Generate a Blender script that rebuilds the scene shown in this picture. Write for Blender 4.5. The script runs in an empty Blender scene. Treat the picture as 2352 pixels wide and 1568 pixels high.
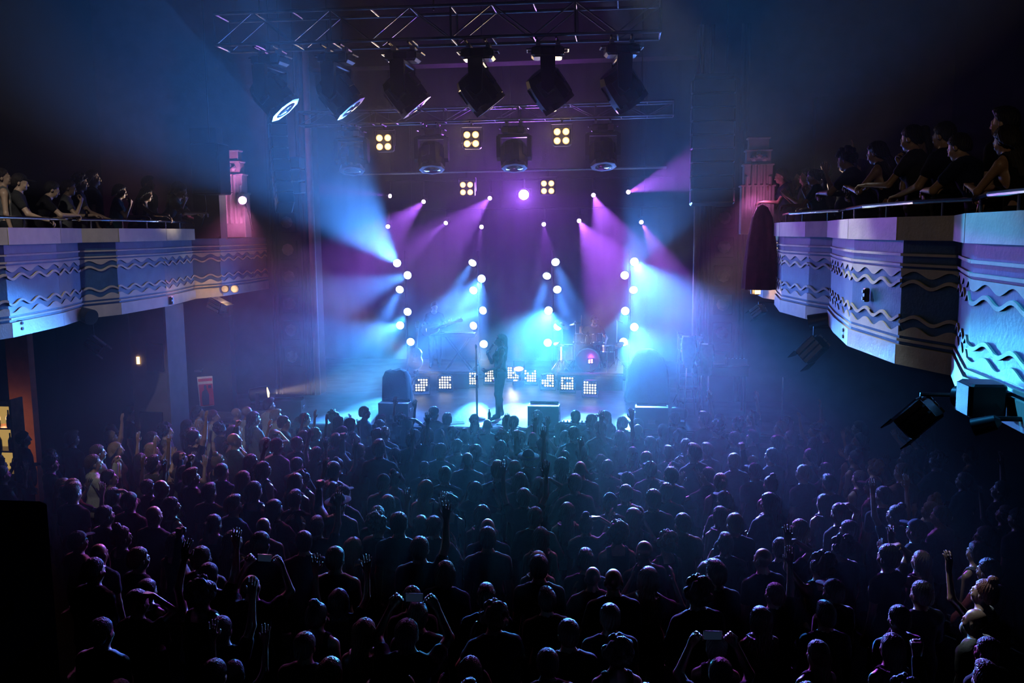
import bpy, math, random, re
import numpy as np
from mathutils import Vector, Matrix, Euler

# ------------------------------------------------------------------ camera, world, exposure
SC = bpy.context.scene
COL = SC.collection
IMW, IMH, FPX = 2352, 1568, 2000.0
CAM_LOC = Vector((0.0, 0.0, 4.95))
YAW, PITCH, ROLL = math.radians(7.5), math.radians(7.2), math.radians(-0.5)
CAM_ROT = (Matrix.Rotation(YAW, 3, 'Z') @ Matrix.Rotation(math.pi / 2 - PITCH, 3, 'X') @ Matrix.Rotation(ROLL, 3, 'Z'))
cam_data = bpy.data.cameras.new('camera')
cam_data.sensor_width = 36.0
cam_data.lens = 36.0 * FPX / IMW
cam_data.clip_start, cam_data.clip_end = 0.05, 200
cam = bpy.data.objects.new('camera', cam_data)
COL.objects.link(cam)
cam.matrix_world = Matrix.Translation(CAM_LOC) @ CAM_ROT.to_4x4()
SC.camera = cam

world = bpy.data.worlds.new('hall_dark')
SC.world = world
world.use_nodes = True
world.node_tree.nodes['Background'].inputs[0].default_value = (0.02, 0.03, 0.06, 1)
world.node_tree.nodes['Background'].inputs[1].default_value = 0.0
SC.view_settings.view_transform = 'Standard'
SC.view_settings.look = 'None'
SC.view_settings.gamma = 1.0
SC.view_settings.use_curve_mapping = False
SC.view_settings.exposure = 0.2
cy = SC.cycles
cy.max_bounces = 2; cy.diffuse_bounces = 0; cy.glossy_bounces = 1; cy.transmission_bounces = 1
cy.volume_bounces = 0; cy.transparent_max_bounces = 6
cy.use_denoising = True
cy.use_adaptive_sampling = True; cy.adaptive_threshold = 0.22
cy.sample_clamp_indirect = 4.0
cy.caustics_reflective = False; cy.caustics_refractive = False
HAZE_MID, HAZE_FRONT, HAZE_UPPER, HAZE_STAGE = 0.0022, 0.0064, 0.0088, 0.0160

def ray(px, py):
    return CAM_ROT @ Vector(((px - IMW / 2) / FPX, -(py - IMH / 2) / FPX, -1.0))
def aty(px, py, Y):
    d = ray(px, py); return CAM_LOC + d * ((Y - CAM_LOC.y) / d.y)
def atz(px, py, Z):
    d = ray(px, py); return CAM_LOC + d * ((Z - CAM_LOC.z) / d.z)
def atx(px, py, X):
    d = ray(px, py); return CAM_LOC + d * ((X - CAM_LOC.x) / d.x)
def proj(p):
    v = CAM_ROT.transposed() @ (Vector(p) - CAM_LOC)
    return IMW / 2 + FPX * v.x / -v.z, IMH / 2 - FPX * v.y / -v.z

RND = random.Random(11)

# ------------------------------------------------------------------ materials
MATS = {}
def newmat(name):
    m = bpy.data.materials.new(name); m.use_nodes = True
    MATS[name] = m
    return m, m.node_tree.nodes, m.node_tree.links, m.node_tree.nodes['Principled BSDF']
def surf(name, col, rough=0.6, metal=0.0, noise=0.15, scale=6.0, bump=0.0, bscale=None, spec=0.5, coat=0.0):
    """painted or plain surface: base colour broken up by a noise, optional bump"""
    m, N, L, b = newmat(name)
    tc = N.new('ShaderNodeTexCoord')
    nz = N.new('ShaderNodeTexNoise'); nz.inputs['Scale'].default_value = scale; nz.inputs['Detail'].default_value = 5
    L.new(tc.outputs['Object'], nz.inputs['Vector'])
    rp = N.new('ShaderNodeValToRGB')
    rp.color_ramp.elements[0].position = 0.3; rp.color_ramp.elements[1].position = 0.7
    rp.color_ramp.elements[0].color = tuple(c * (1 - noise) for c in col) + (1,)
    rp.color_ramp.elements[1].color = tuple(min(1, c * (1 + noise)) for c in col) + (1,)
    L.new(nz.outputs['Fac'], rp.inputs['Fac']); L.new(rp.outputs['Color'], b.inputs['Base Color'])
    b.inputs['Roughness'].default_value = rough; b.inputs['Metallic'].default_value = metal
    b.inputs['Specular IOR Level'].default_value = spec
    if coat: b.inputs['Coat Weight'].default_value = coat
    if bump:
        n2 = N.new('ShaderNodeTexNoise'); n2.inputs['Scale'].default_value = bscale or scale * 6; n2.inputs['Detail'].default_value = 4
        L.new(tc.outputs['Object'], n2.inputs['Vector'])
        bp = N.new('ShaderNodeBump'); bp.inputs['Strength'].default_value = bump; bp.inputs['Distance'].default_value = 0.02
        L.new(n2.outputs['Fac'], bp.inputs['Height']); L.new(bp.outputs['Normal'], b.inputs['Normal'])
    return m
def objcol(name, rough, bump=0.3, bscale=60, wave=False, spec=0.5, sheen=0.0):
    """material whose colour is the object's own colour (skin, hair, cloth)"""
    m, N, L, b = newmat(name)
    oi = N.new('ShaderNodeObjectInfo'); tc = N.new('ShaderNodeTexCoord')
    if wave:
        tx = N.new('ShaderNodeTexNoise'); mp = N.new('ShaderNodeMapping'); mp.inputs['Scale'].default_value = (1, 1, 0.08)
        tx.inputs['Scale'].default_value = bscale; L.new(tc.outputs['Object'], mp.inputs['Vector']); L.new(mp.outputs['Vector'], tx.inputs['Vector'])
    else:
        tx = N.new('ShaderNodeTexNoise'); tx.inputs['Scale'].default_value = bscale; tx.inputs['Detail'].default_value = 3
        L.new(tc.outputs['Object'], tx.inputs['Vector'])
    mx = N.new('ShaderNodeMix'); mx.data_type = 'RGBA'; mx.blend_type = 'MULTIPLY'; mx.inputs['Factor'].default_value = 0.35
    L.new(oi.outputs['Color'], mx.inputs[6]); L.new(tx.outputs['Fac'], mx.inputs[7]); L.new(mx.outputs[2], b.inputs['Base Color'])
    bp = N.new('ShaderNodeBump'); bp.inputs['Strength'].default_value = bump; bp.inputs['Distance'].default_value = 0.01
    L.new(tx.outputs['Fac'], bp.inputs['Height']); L.new(bp.outputs['Normal'], b.inputs['Normal'])
    b.inputs['Roughness'].default_value = rough; b.inputs['Specular IOR Level'].default_value = spec
    if sheen: b.inputs['Sheen Weight'].default_value = sheen
    return m
def glow(name, col, strength):
    m = bpy.data.materials.new(name); m.use_nodes = True; MATS[name] = m
    N, L = m.node_tree.nodes, m.node_tree.links
    N.clear()
    o = N.new('ShaderNodeOutputMaterial'); e = N.new('ShaderNodeEmission')
    e.inputs['Color'].default_value = (*col, 1); e.inputs['Strength'].default_value = strength
    L.new(e.outputs[0], o.inputs['Surface'])
    try: m.cycles.emission_sampling = 'NONE'
    except Exception: pass
    return m
def haze_mat(name, density, aniso=0.35, col=(1, 1, 1)):
    m = bpy.data.materials.new(name); m.use_nodes = True
    N, L = m.node_tree.nodes, m.node_tree.links; N.clear()
    o = N.new('ShaderNodeOutputMaterial'); v = N.new('ShaderNodeVolumeScatter')
    v.inputs['Density'].default_value = density; v.inputs['Anisotropy'].default_value = aniso; v.inputs['Color'].default_value = (*col, 1)
    L.new(v.outputs[0], o.inputs['Volume'])
    return m
surf('cream_paint', (0.58, 0.52, 0.40), 0.45, spec=0.3, noise=0.12, scale=5, bump=0.12, bscale=30)
surf('blue_paint', (0.028, 0.10, 0.21), 0.45, noise=0.2, scale=5, bump=0.12, bscale=30, spec=0.25)
surf('dark_wall', (0.012, 0.012, 0.016), 0.85, spec=0.1, noise=0.3, scale=1.5, bump=0.2)
surf('mauve_wall', (0.12, 0.09, 0.10), 0.7, spec=0.2, noise=0.15, scale=3, bump=0.1)
surf('plaster', (0.5, 0.43, 0.4), 0.6, noise=0.12, scale=4, bump=0.2)
surf('floor_paint', (0.02, 0.02, 0.024), 0.6, noise=0.3, scale=2)
surf('stage_paint', (0.10, 0.10, 0.115), 0.46, spec=0.3, noise=0.45, scale=2.2, bump=0.25, bscale=14)
surf('black_metal', (0.02, 0.02, 0.022), 0.42, metal=0.3, noise=0.2)
surf('black_plastic', (0.022, 0.022, 0.026), 0.32, noise=0.15, bump=0.05)
surf('grey_plastic', (0.12, 0.12, 0.14), 0.3, noise=0.15)
surf('aluminium', (0.5, 0.5, 0.52), 0.32, metal=1.0, noise=0.1)
surf('truss_metal', (0.22, 0.22, 0.24), 0.36, metal=1.0, noise=0.2)
surf('bezel', (0.42, 0.42, 0.45), 0.4, noise=0.1)
surf('chrome', (0.75, 0.75, 0.77), 0.12, metal=1.0, noise=0.04)
surf('stand_warm_lit', (0.72, 0.52, 0.38), 0.45, metal=0.35, noise=0.15, scale=3)  # warm tone of the strobe light put into the stand's colour
surf('brass', (0.62, 0.42, 0.14), 0.25, metal=1.0, noise=0.1)
surf('black_cloth', (0.005, 0.005, 0.006), 0.95, noise=0.3, bump=0.3, spec=0.05)
surf('matt_black', (0.0012, 0.0012, 0.0014), 1.0, noise=0.2, spec=0.0)
surf('wine_cloth', (0.06, 0.012, 0.016), 0.9, noise=0.3, bump=0.3)
surf('speaker_grille', (0.02, 0.02, 0.023), 0.6, metal=0.3, noise=0.4, scale=140, bump=0.4, bscale=220)
surf('wood_brown', (0.20, 0.09, 0.035), 0.35, noise=0.3, scale=9, coat=0.3)
surf('maple', (0.55, 0.34, 0.16), 0.35, noise=0.15, scale=9, coat=0.3)
surf('white_gloss', (0.72, 0.70, 0.66), 0.25, noise=0.05, coat=0.4)
surf('paper', (0.75, 0.75, 0.72), 0.8, noise=0.05)
surf('poster_red', (0.55, 0.03, 0.05), 0.5, noise=0.1)
surf('poster_white', (0.7, 0.66, 0.66), 0.5, noise=0.1)
surf('poster_dark', (0.04, 0.02, 0.03), 0.5, noise=0.1)
surf('drum_shell', (0.05, 0.045, 0.05), 0.2, noise=0.3, scale=20, coat=0.6)
surf('drum_head', (0.55, 0.55, 0.52), 0.5, noise=0.05)
surf('pillar_paint', (0.16, 0.13, 0.14), 0.6, noise=0.15, scale=3)
surf('orange_wall', (0.5, 0.14, 0.07), 0.7, noise=0.15)
surf('bottle_green', (0.03, 0.12, 0.04), 0.1, noise=0.1)
surf('glass_dark', (0.03, 0.035, 0.05), 0.08, noise=0.1, coat=0.6)
surf('cable_black', (0.012, 0.012, 0.013), 0.5, noise=0.1)
objcol('skin', 0.42, 0.08, 90)
objcol('hair', 0.55, 1.0, 120, wave=True, spec=0.3)
objcol('cloth', 0.9, 0.35, 40, spec=0.12)
objcol('denim', 0.9, 0.35, 70, spec=0.12)
glow('lens_cyan', (0.75, 0.95, 1.0), 14)
glow('lens_magenta', (1.0, 0.55, 1.0), 12)
glow('lens_star', (1.0, 0.75, 1.0), 40)
glow('lens_warm', (1.0, 0.74, 0.32), 2.3)
glow('lens_strobe', (1.0, 0.86, 0.55), 5)
glow('lens_purple', (0.85, 0.2, 1.0), 8)
glow('rim_cyan', (0.10, 0.70, 1.0), 1.6)  # cyan bloom around a lens, put into a glowing ring
glow('fringe_warm', (1.0, 0.48, 0.12), 1.5)  # orange bloom around the blinder lamps, painted as emission
glow('fringe_magenta', (0.85, 0.25, 1.0), 1.6)  # magenta bloom colour, painted as emission
glow('lamp_amber', (1.0, 0.62, 0.2), 4)
glow('phone_screen', (0.25, 0.45, 1.0), 0.02)
glow('bar_shelf_glow', (1.0, 0.62, 0.16), 0.35)

# ------------------------------------------------------------------ mesh building
def mat_frame(d, up=(0, 0, 1)):
    d = Vector(d).normalized(); u = Vector(up)
    if abs(d.dot(u)) > 0.98: u = Vector((0, 1, 0))
    x = u.cross(d).normalized(); y = d.cross(x)
    return Matrix((x, y, d)).transposed()           # columns x, y, z=d
class MB:
    def __init__(s): s.v = []; s.f = []
    def add(s, vs, fs):
        o = len(s.v); s.v += [tuple(v) for v in vs]; s.f += [tuple(i + o for i in f) for f in fs]; return s
    def box(s, c, size, rot=None, bevel=0.0):
        x, y, z = (k / 2 for k in size); c = Vector(c)
        if bevel:
            b = min(bevel, x * .9, y * .9, z * .9)
            pts = []
            ring = [(x - b, y), (x, y - b), (x, -y + b), (x - b, -y), (-x + b, -y), (-x, -y + b), (-x, y - b), (-x + b, y)]
            ring_in = [(px * (x - b) / x, py * (y - b) / y) for px, py in ring]
            vs = [(px, py, -z) for px, py in ring_in] + [(px, py, -z + b) for px, py in ring] + [(px, py, z - b) for px, py in ring] + [(px, py, z) for px, py in ring_in]
            fs = [tuple(range(7, -1, -1))[::-1], tuple(range(24, 32))[::-1]]
            for k in range(3):
                for i in range(8):
                    j = (i + 1) % 8
                    fs.append((k * 8 + j, k * 8 + i, k * 8 + 8 + i, k * 8 + 8 + j))
        else:
            vs = [(i, j, k) for i in (-x, x) for j in (-y, y) for k in (-z, z)]
            fs = [(0, 1, 3, 2), (4, 6, 7, 5), (0, 4, 5, 1), (2, 3, 7, 6), (0, 2, 6, 4), (1, 5, 7, 3)]
        R = rot if rot is not None else Matrix.Identity(3)
        return s.add([c + R @ Vector(v) for v in vs], fs)
    def tube(s, a, b, r, r2=None, n=8, caps=True):
        a, b = Vector(a), Vector(b); r2 = r if r2 is None else r2
        M = mat_frame(b - a)
        vs = []
        for p, rr in ((a, r), (b, r2)):
            for i in range(n):
                t = 2 * math.pi * i / n
                vs.append(p + M @ Vector((math.cos(t) * rr, math.sin(t) * rr, 0)))
        fs = [(i, (i + 1) % n, n + (i + 1) % n, n + i) for i in range(n)]
        if caps: fs += [tuple(range(n - 1, -1, -1)), tuple(range(n, 2 * n))]
        return s.add(vs, fs)
    def path(s, pts, r, n=6):
        pts = [Vector(p) for p in pts]; vs = []; fs = []
        for k, p in enumerate(pts):
            d = (pts[min(k + 1, len(pts) - 1)] - pts[max(k - 1, 0)])
            M = mat_frame(d)
            for i in range(n):
                t = 2 * math.pi * i / n
                vs.append(p + M @ Vector((math.cos(t) * r, math.sin(t) * r, 0)))
        for k in range(len(pts) - 1):
            for i in range(n):
                j = (i + 1) % n
                fs.append((k * n + i, k * n + j, (k + 1) * n + j, (k + 1) * n + i))
        fs += [tuple(range(n - 1, -1, -1)), tuple(range((len(pts) - 1) * n, len(pts) * n))]
        return s.add(vs, fs)
    def lathe(s, prof, c=(0, 0, 0), axis=(0, 0, 1), n=16, mod=None):
        """prof: list of (radius, height); mod(t, k) scales the radius"""
        c = Vector(c); M = mat_frame(axis); vs = []; fs = []
        for k, (r, h) in enumerate(prof):
            for i in range(n):
                t = 2 * math.pi * i / n
                rr = r * (mod(t, k) if mod else 1)
                vs.append(c + M @ Vector((math.cos(t) * rr, math.sin(t) * rr, h)))
        for k in range(len(prof) - 1):
            for i in range(n):
                j = (i + 1) % n
                fs.append((k * n + i, k * n + j, (k + 1) * n + j, (k + 1) * n + i))
        fs += [tuple(range(n - 1, -1, -1)), tuple(range((len(prof) - 1) * n, len(prof) * n))]
        return s.add(vs, fs)
    def prism(s, poly, h, M=None, c=(0, 0, 0)):
        """poly in local xy, extruded along local z from 0 to h, by matrix M and offset c"""
        M = M if M is not None else Matrix.Identity(3); c = Vector(c); n = len(poly)
        vs = [c + M @ Vector((x, y, z)) for z in (0, h) for x, y in poly]
        fs = [tuple(range(n - 1, -1, -1)), tuple(range(n, 2 * n))] + [(i, (i + 1) % n, n + (i + 1) % n, n + i) for i in range(n)]
        return s.add(vs, fs)
    def strip(s, top, bot, nrm, t):
        """solid band between two polylines of equal length, thickness t along nrm"""
        nrm = Vector(nrm) * t; n = len(top)
        vs = []
        for a, b in zip(top, bot):
            a, b = Vector(a), Vector(b); vs += [a, b, a + nrm, b + nrm]
        fs = []
        for i in range(n - 1):
            o, p = 4 * i, 4 * i + 4
            fs += [(o + 2, o + 3, p + 3, p + 2), (o, p, p + 1, o + 1), (o, o + 2, p + 2, p), (o + 1, p + 1, p + 3, o + 3)]
        fs += [(0, 1, 3, 2), (4 * n - 4, 4 * n - 2, 4 * n - 1, 4 * n - 3)]
        return s.add(vs, fs)
    def ball(s, c, r, n=12, m=8, R=None):
        r = (r, r, r) if not hasattr(r, '__len__') else r
        c = Vector(c); vs = []; fs = []
        R = R if R is not None else Matrix.Identity(3)
        for j in range(m + 1):
            th = math.pi * j / m
            for i in range(n):
                t = 2 * math.pi * i / n
                vs.append(c + R @ Vector((r[0] * math.sin(th) * math.cos(t), r[1] * math.sin(th) * math.sin(t), r[2] * math.cos(th))))
        for j in range(m):
            for i in range(n):
                k = (i + 1) % n
                fs.append((j * n + i, (j + 1) * n + i, (j + 1) * n + k, j * n + k))
        return s.add(vs, fs)
    def mesh(s, name, mat, smooth=False):
        me = bpy.data.meshes.new(name); me.from_pydata(s.v, [], s.f)
        me.materials.append(MATS[mat])
        me.validate(); me.update()
        if smooth:
            me.shade_smooth()
            try: me.set_sharp_from_angle(angle=math.radians(38))
            except Exception: pass
        return me
    def build(s, name, mat, parent=None, smooth=False):
        return link(name, s.mesh(name, mat, smooth), parent)
def link(name, me, parent=None):
    o = bpy.data.objects.new(name, me); COL.objects.link(o)
    if parent is not None: o.parent = parent
    return o
def tag(o, label=None, cat=None, group=None, kind=None):
    if label: o['label'] = label
    if cat: o['category'] = cat
    if group: o['group'] = group
    if kind: o['kind'] = kind
    return o
def thing(name, label, cat, loc=(0, 0, 0), rot=None, group=None, kind=None):
    o = bpy.data.objects.new(name, None); COL.objects.link(o)
    M = rot.to_4x4() if rot is not None else Matrix.Identity(4)
    o.matrix_world = Matrix.Translation(Vector(loc)) @ M
    o.empty_display_size = 0.1
    return tag(o, label, cat, group, kind)
def copy_tree(o, parent=None):
    c = o.copy(); COL.objects.link(c)
    if parent is not None: c.parent = parent
    for ch in list(o.children):
        if ch.type != 'LIGHT': copy_tree(ch, c)
    return c
def struct(name, mb, mat, parent=None, label=None):
    o = mb.build(name, mat, parent)
    if parent is None: o['kind'] = 'structure'
    if label: o['label'] = label
    return o
def rotz(a): return Matrix.Rotation(a, 3, 'Z')
def spot(name, loc, target, col, watts, deg, blend=0.6, radius=0.08, parent=None):
    l = bpy.data.lights.new(name, 'SPOT')
    l.color = col; l.energy = watts; l.spot_size = math.radians(deg); l.spot_blend = blend; l.shadow_soft_size = radius
    l.use_soft_falloff = True
    o = bpy.data.objects.new(name, l); COL.objects.link(o)
    d = Vector(target) - Vector(loc)
    o.matrix_world = Matrix.Translation(Vector(loc)) @ d.to_track_quat('-Z', 'Y').to_matrix().to_4x4()
    return o
def point(name, loc, col, watts, radius=0.05):
    l = bpy.data.lights.new(name, 'POINT'); l.color = col; l.energy = watts; l.shadow_soft_size = radius
    o = bpy.data.objects.new(name, l); COL.objects.link(o); o.location = loc
    return o
ORD = 'zeroth first second third fourth fifth sixth seventh eighth ninth tenth eleventh twelfth thirteenth fourteenth fifteenth sixteenth seventeenth eighteenth nineteenth twentieth'.split()
ORD += ['twenty-' + w for w in ORD[1:10]] + ['thirtieth'] + ['thirty-' + w for w in ORD[1:10]]

# ================================================================== SETTING
CX = -2.8                                    # axis of the hall
WL, WR = -12.2, 6.6
ZC = 10.8
struct('floor', MB().box(((WL + WR) / 2, 6.6, -0.1), (WR - WL, 19.4, 0.2)), 'floor_paint')
struct('ceiling', MB().box(((WL + WR) / 2, 11.2, ZC + 0.15), (WR - WL + 0.6, 29.0, 0.3)), 'dark_wall')
struct('wall_left', MB().box((WL - 0.15, 11.2, 5.3), (0.3, 29.0, 11.0)), 'dark_wall')
struct('wall_right', MB().box((WR + 0.15, 11.2, 5.3), (0.3, 29.0, 11.0)), 'dark_wall')
struct('wall_rear', MB().box(((WL + WR) / 2, -3.15, 5.3), (WR - WL, 0.3, 11.0)), 'dark_wall')
struct('wall_back', MB().box(((WL + WR) / 2, 25.65, 5.3), (WR - WL, 0.3, 11.0)), 'dark_wall')
STAGE_Z, LIP_Y = 1.2, 16.3
sf = struct('floor_stage', MB().box((CX, (LIP_Y + 25.5) / 2, STAGE_Z - 0.06), (12.8, 25.5 - LIP_Y, 0.12)), 'stage_paint')
struct('wall_stage_front', MB().box((CX, LIP_Y + 0.12, (STAGE_Z - 0.12) / 2), (12.8, 0.16, STAGE_Z - 0.12)), 'black_metal')
lipt = struct('trim_1', MB().box((CX, LIP_Y - 0.03, STAGE_Z - 0.035), (12.8, 0.06, 0.05), bevel=0.012), 'grey_plastic')
struct('step', MB().box((CX, LIP_Y - 0.26, STAGE_Z - 0.2), (12.0, 0.36, 0.04)), 'grey_plastic', lipt)

# proscenium: side walls with ribs and relief squares, header
PY = 19.3
for side, x0, x1 in (('left', WL, -7.1), ('right', 1.48, WR)):
    w = struct('wall_proscenium_' + side, MB().box(((x0 + x1) / 2, PY + 0.25, 5.4), (x1 - x0, 0.5, 10.8)), 'mauve_wall')
    inner = x1 if side == 'left' else x0
    sg = -1 if side == 'left' else 1
    for k, (dx, r) in enumerate(((0.03, 0.075), (0.17, 0.05), (0.29, 0.035), (0.92, 0.05), (1.02, 0.035))):
        MB().tube((inner + sg * dx, PY - 0.01, STAGE_Z), (inner + sg * dx, PY - 0.01, 9.2), r, n=10).build('rib', 'plaster' if k == 0 else 'mauve_wall', w, True)
    for k in range(6):
        z = 2.1 + k * 0.62
        b = MB().box((inner + sg * 0.6, PY - 0.02, z), (0.42, 0.06, 0.46), bevel=0.02).build('relief_panel', 'mauve_wall', w)
        MB().lathe([(0.14, 0), (0.14, 0.02), (0.07, 0.05), (0.0, 0.055)], (inner + sg * 0.6, PY - 0.05, z), (0, -1, 0), 8).build('rosette', 'plaster', b)
struct('wall_proscenium_header', MB().box(((-7.1 + 1.48) / 2, PY + 0.25, 9.7), (8.58, 0.5, 2.2)), 'mauve_wall')

# black velvet curtain at the back of the stage, folded
m = MB(); n = 150; top = []; bot = []
for i in range(n + 1):
    x = CX - 6.2 + 12.4 * i / n
    yy = 25.1 + 0.02 * math.sin(i * 1.05) + 0.006 * math.sin(i * 2.3)
    top.append((x, yy, 9.6)); bot.append((x, yy, STAGE_Z))
m.strip(top, bot, (0, 1, 0), 0.02)
cur = m.build('stage_curtain', 'black_cloth', None, True)
tag(cur, 'black folded velvet curtain closing off the back of the stage', 'curtain')

# ---------------- balconies: slab, zigzag parapet of painted panels with relief waves
# order below runs from near to far; each pair of neighbours is one panel
R_PTS = [(2.45, 2.4), (2.74, 3.3), (2.44, 4.3), (2.44, 5.60), (2.45, 6.59), (2.78, 7.75), (2.51, 8.40), (2.39, 9.66), (2.53, 10.93), (2.69, 12.0), (2.52, 12.57), (2.35, 13.63), (2.49, 14.98)]
R_BOX = [(2.78, 15.6), (2.52, 16.4), (2.53, 18.25), (2.56, 19.1)]
L_PTS = [(-7.9, 2.6), (-8.11, 3.7), (-7.9, 4.4), (-7.55, 5.7), (-7.79, 7.0), (-8.0, 8.0), (-7.62, 8.9), (-7.55, 9.81), (-7.79, 11.15), (-8.11, 12.11), (-7.94, 12.81), (-8.0, 14.34), (-8.35, 16.02)]
L_BOX = [(-8.35, 16.02), (-8.12, 16.71), (-8.13, 18.25), (-8.16, 19.1)]
ZB, ZF, ZT = 3.70, 4.84, 5.05
def wave(u, per, amp, ph): return amp * math.sin(2 * math.pi * u / per + ph)
def parapet_panel(parent, a, b, nsign, cap=True, k=0):
    a, b = Vector((*a, 0)), Vector((*b, 0))
    d = (b - a); ln = d.length; u = d / ln
    nrm = Vector((u.y, -u.x, 0)) * nsign                     # out into the hall
    hgt = ZF - ZB
    def P(s, f, off=0.0): return a + u * s + Vector((0, 0, ZF - f * hgt)) + nrm * off
    def line(f, off=0.0, wv=None, n=None):
        n = n or (max(2, int(ln / 0.035)) if wv else 2)
        return [P(ln * i / (n - 1), f, off) + Vector((0, 0, wave(ln * i / (n - 1), *wv) if wv else 0)) for i in range(n)]
    pan = MB().strip(line(-0.02, -0.10), line(1.0, -0.10), nrm, 0.10).build('panel', 'blue_paint', parent)
    ext = Vector((0, 0, 0))
    per, amp, ph = 0.44, 0.030, k * 1.3
    w1, w2 = (per, amp, ph), (per, amp, ph + 0.5)
    def band(name, t, bt, mat='cream_paint', th=0.018): MB().strip(t, bt, nrm, th).build(name, mat, pan)
    band('ridge', line(0.105), line(0.125), th=0.022)
    band('ridge', line(0.185), line(0.205), th=0.022)
    n = max(8, int(ln / 0.03))
    band('wave_band', line(0.225, n=n), line(0.272, wv=w1, n=n), th=0.012)
    band('wave_line', line(0.335, wv=w1, n=n), line(0.362, wv=w1, n=n), th=0.016)
    band('wave_line', line(0.615, wv=w2, n=n), line(0.642, wv=w2, n=n), th=0.016)
    band('wave_band', line(0.71, wv=w2, n=n), line(0.765, n=n), th=0.012)
    band('ridge', line(0.79), line(0.81), th=0.022)
    band('base_band', line(0.84), line(1.0), th=0.03)
    if cap:
        c0 = [p + Vector((0, 0, ZT - ZF)) for p in (P(0, 0, -0.16), P(ln, 0, -0.16))]
        c1 = [P(0, 0, -0.16), P(ln, 0, -0.16)]
        MB().strip(c0, c1, nrm, 0.16 + 0.07).build('cap', 'cream_paint', pan)
    return pan
def steel_rail(pts, off, name, label, step=0.75):
    """tube handrail with posts standing on the parapet"""
    t = thing(name, label, 'handrail')
    v = [Vector((x + off, y, ZT + 0.13)) for x, y in pts]
    for a, b in zip(v, v[1:]): MB().tube(a, b, 0.021, n=8).build('rail', 'chrome', t, True)
    for a, b in zip(v, v[1:]):
        n = max(1, int((b - a).length / step))
        for i in range(n):
            p = a.lerp(b, (i + 0.5) / n)
            MB().tube((p.x, p.y, ZT - 0.05), p, 0.014, n=8).build('post', 'chrome', t, True)
BZ = 4.20
for side, pts, box, wx, ns in (('right', R_PTS, R_BOX, WR, -1), ('left', L_PTS, L_BOX, WL, 1)):
    par = thing('wall_parapet_' + side, None, None, kind='structure')
    for k, (a, b) in enumerate(zip(pts, pts[1:])): parapet_panel(par, a, b, ns, True, k)
    if side == 'right':
        parapet_panel(par, pts[-1], (3.3, 15.2), ns, True, 3)
    for k, (a, b) in enumerate(zip(box, box[1:])): parapet_panel(par, a, b, ns, False, k + 1)
    s = -1 if side == 'right' else 1
    allp = [(x - s * 0.1, y) for x, y in pts + (box if side == 'right' else box[1:])]
    poly = allp + [(wx, allp[-1][1]), (wx, allp[0][1])]
    if side == 'left': poly = poly[::-1]
    struct('floor_balcony_' + side, MB().prism(poly, BZ - ZB - 0.02, c=(0, 0, ZB + 0.01)), 'dark_wall')
steel_rail([p for p in R_PTS[3:]], 0.08, 'handrail', 'chrome tube handrail along the balcony where people lean beside the drape')
steel_rail([p for p in L_PTS[1:-1]] + [(-8.3, 15.9)], -0.08, 'handrail', 'chrome tube handrail on the balcony above the red poster')

# box fronts beside the stage: pier wall, stepped plaster tower with flutes
def stepped_tower(sgn, base, label_wall):
    t = thing('trim_tower_' + ('left' if sgn < 0 else 'right'), None, None, base, kind='structure')
    y = 0
    for k, (w, z0, z1, d) in enumerate(((0.62, 0.0, 0.95, 0.30), (0.54, 0.95, 1.35, 0.27), (0.46, 1.35, 1.62, 0.24), (0.38, 1.62, 1.85, 0.21))):
        MB().box((0, 0, (z0 + z1) / 2), (w, d, z1 - z0), bevel=0.01).build('tier', 'plaster', t)
        MB().box((0, 0, z1 - 0.02), (w + 0.05, d + 0.05, 0.04), bevel=0.012).build('ledge', 'plaster', t)
    for i in range(5):
        MB().tube((-0.22 + i * 0.11, -0.15, 0.3), (-0.22 + i * 0.11, -0.15, 1.32 if i in (1, 2, 3) else 1.1), 0.035, n=8).build('flute', 'plaster', t, True)
    for i in range(3):
        MB().lathe([(0.07, 0), (0.07, 0.03), (0.03, 0.06), (0, 0.065)], (-0.1 + i * 0.1, -0.13, 1.45 + 0.05 * (i % 2)), (0, -1, 0), 6).build('boss', 'plaster', t)
    return t
tl = aty(540, 540, 18.0)
stepped_tower(-1, (tl.x, 18.0, tl.z - 0.05), '')
tr_ = aty(1722, 532, 17.6)
stepped_tower(1, (tr_.x + 0.12, 17.6, tr_.z - 0.05), '')
a_, b_ = aty(447, 545, 16.75), aty(507, 545, 16.75)
struct('wall_pier_left', MB().box(((a_.x + b_.x) / 2 - 0.02, 16.95, (a_.z + 7.0) / 2), (b_.x - a_.x, 0.3, 7.0 - a_.z + 0.1)), 'mauve_wall')
struct('wall_pier_right', MB().box((4.6, 18.9, 5.9), (1.6, 0.3, 3.4)), 'mauve_wall')

# pillar under the balcony, with recess panels and a small lit plate
a_, b_ = aty(292, 730, 14.6), aty(378, 730, 14.6)
pw = b_.x - a_.x
pil = thing('pillar_1', None, None, ((a_.x + b_.x) / 2, 14.6 + pw / 2, 0), kind='structure')
MB().box((0, 0, ZB / 2), (pw, pw, ZB), bevel=0.03).build('shaft', 'pillar_paint', pil)
MB().box((0, -pw / 2 - 0.015, 1.0), (pw * 0.62, 0.03, 1.5), bevel=0.01).build('recess_panel', 'dark_wall', pil)
MB().box((pw * 0.2, -pw / 2 - 0.02, 2.75), (pw * 0.45, 0.04, 0.5), bevel=0.01).build('notice_board', 'dark_wall', pil)
z_ = aty(315, 828, 14.55)
MB().box((z_.x - pil.location.x, -pw / 2 - 0.02, z_.z), (0.05, 0.02, 0.13)).build('lit_plate', 'lamp_amber', pil)

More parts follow.
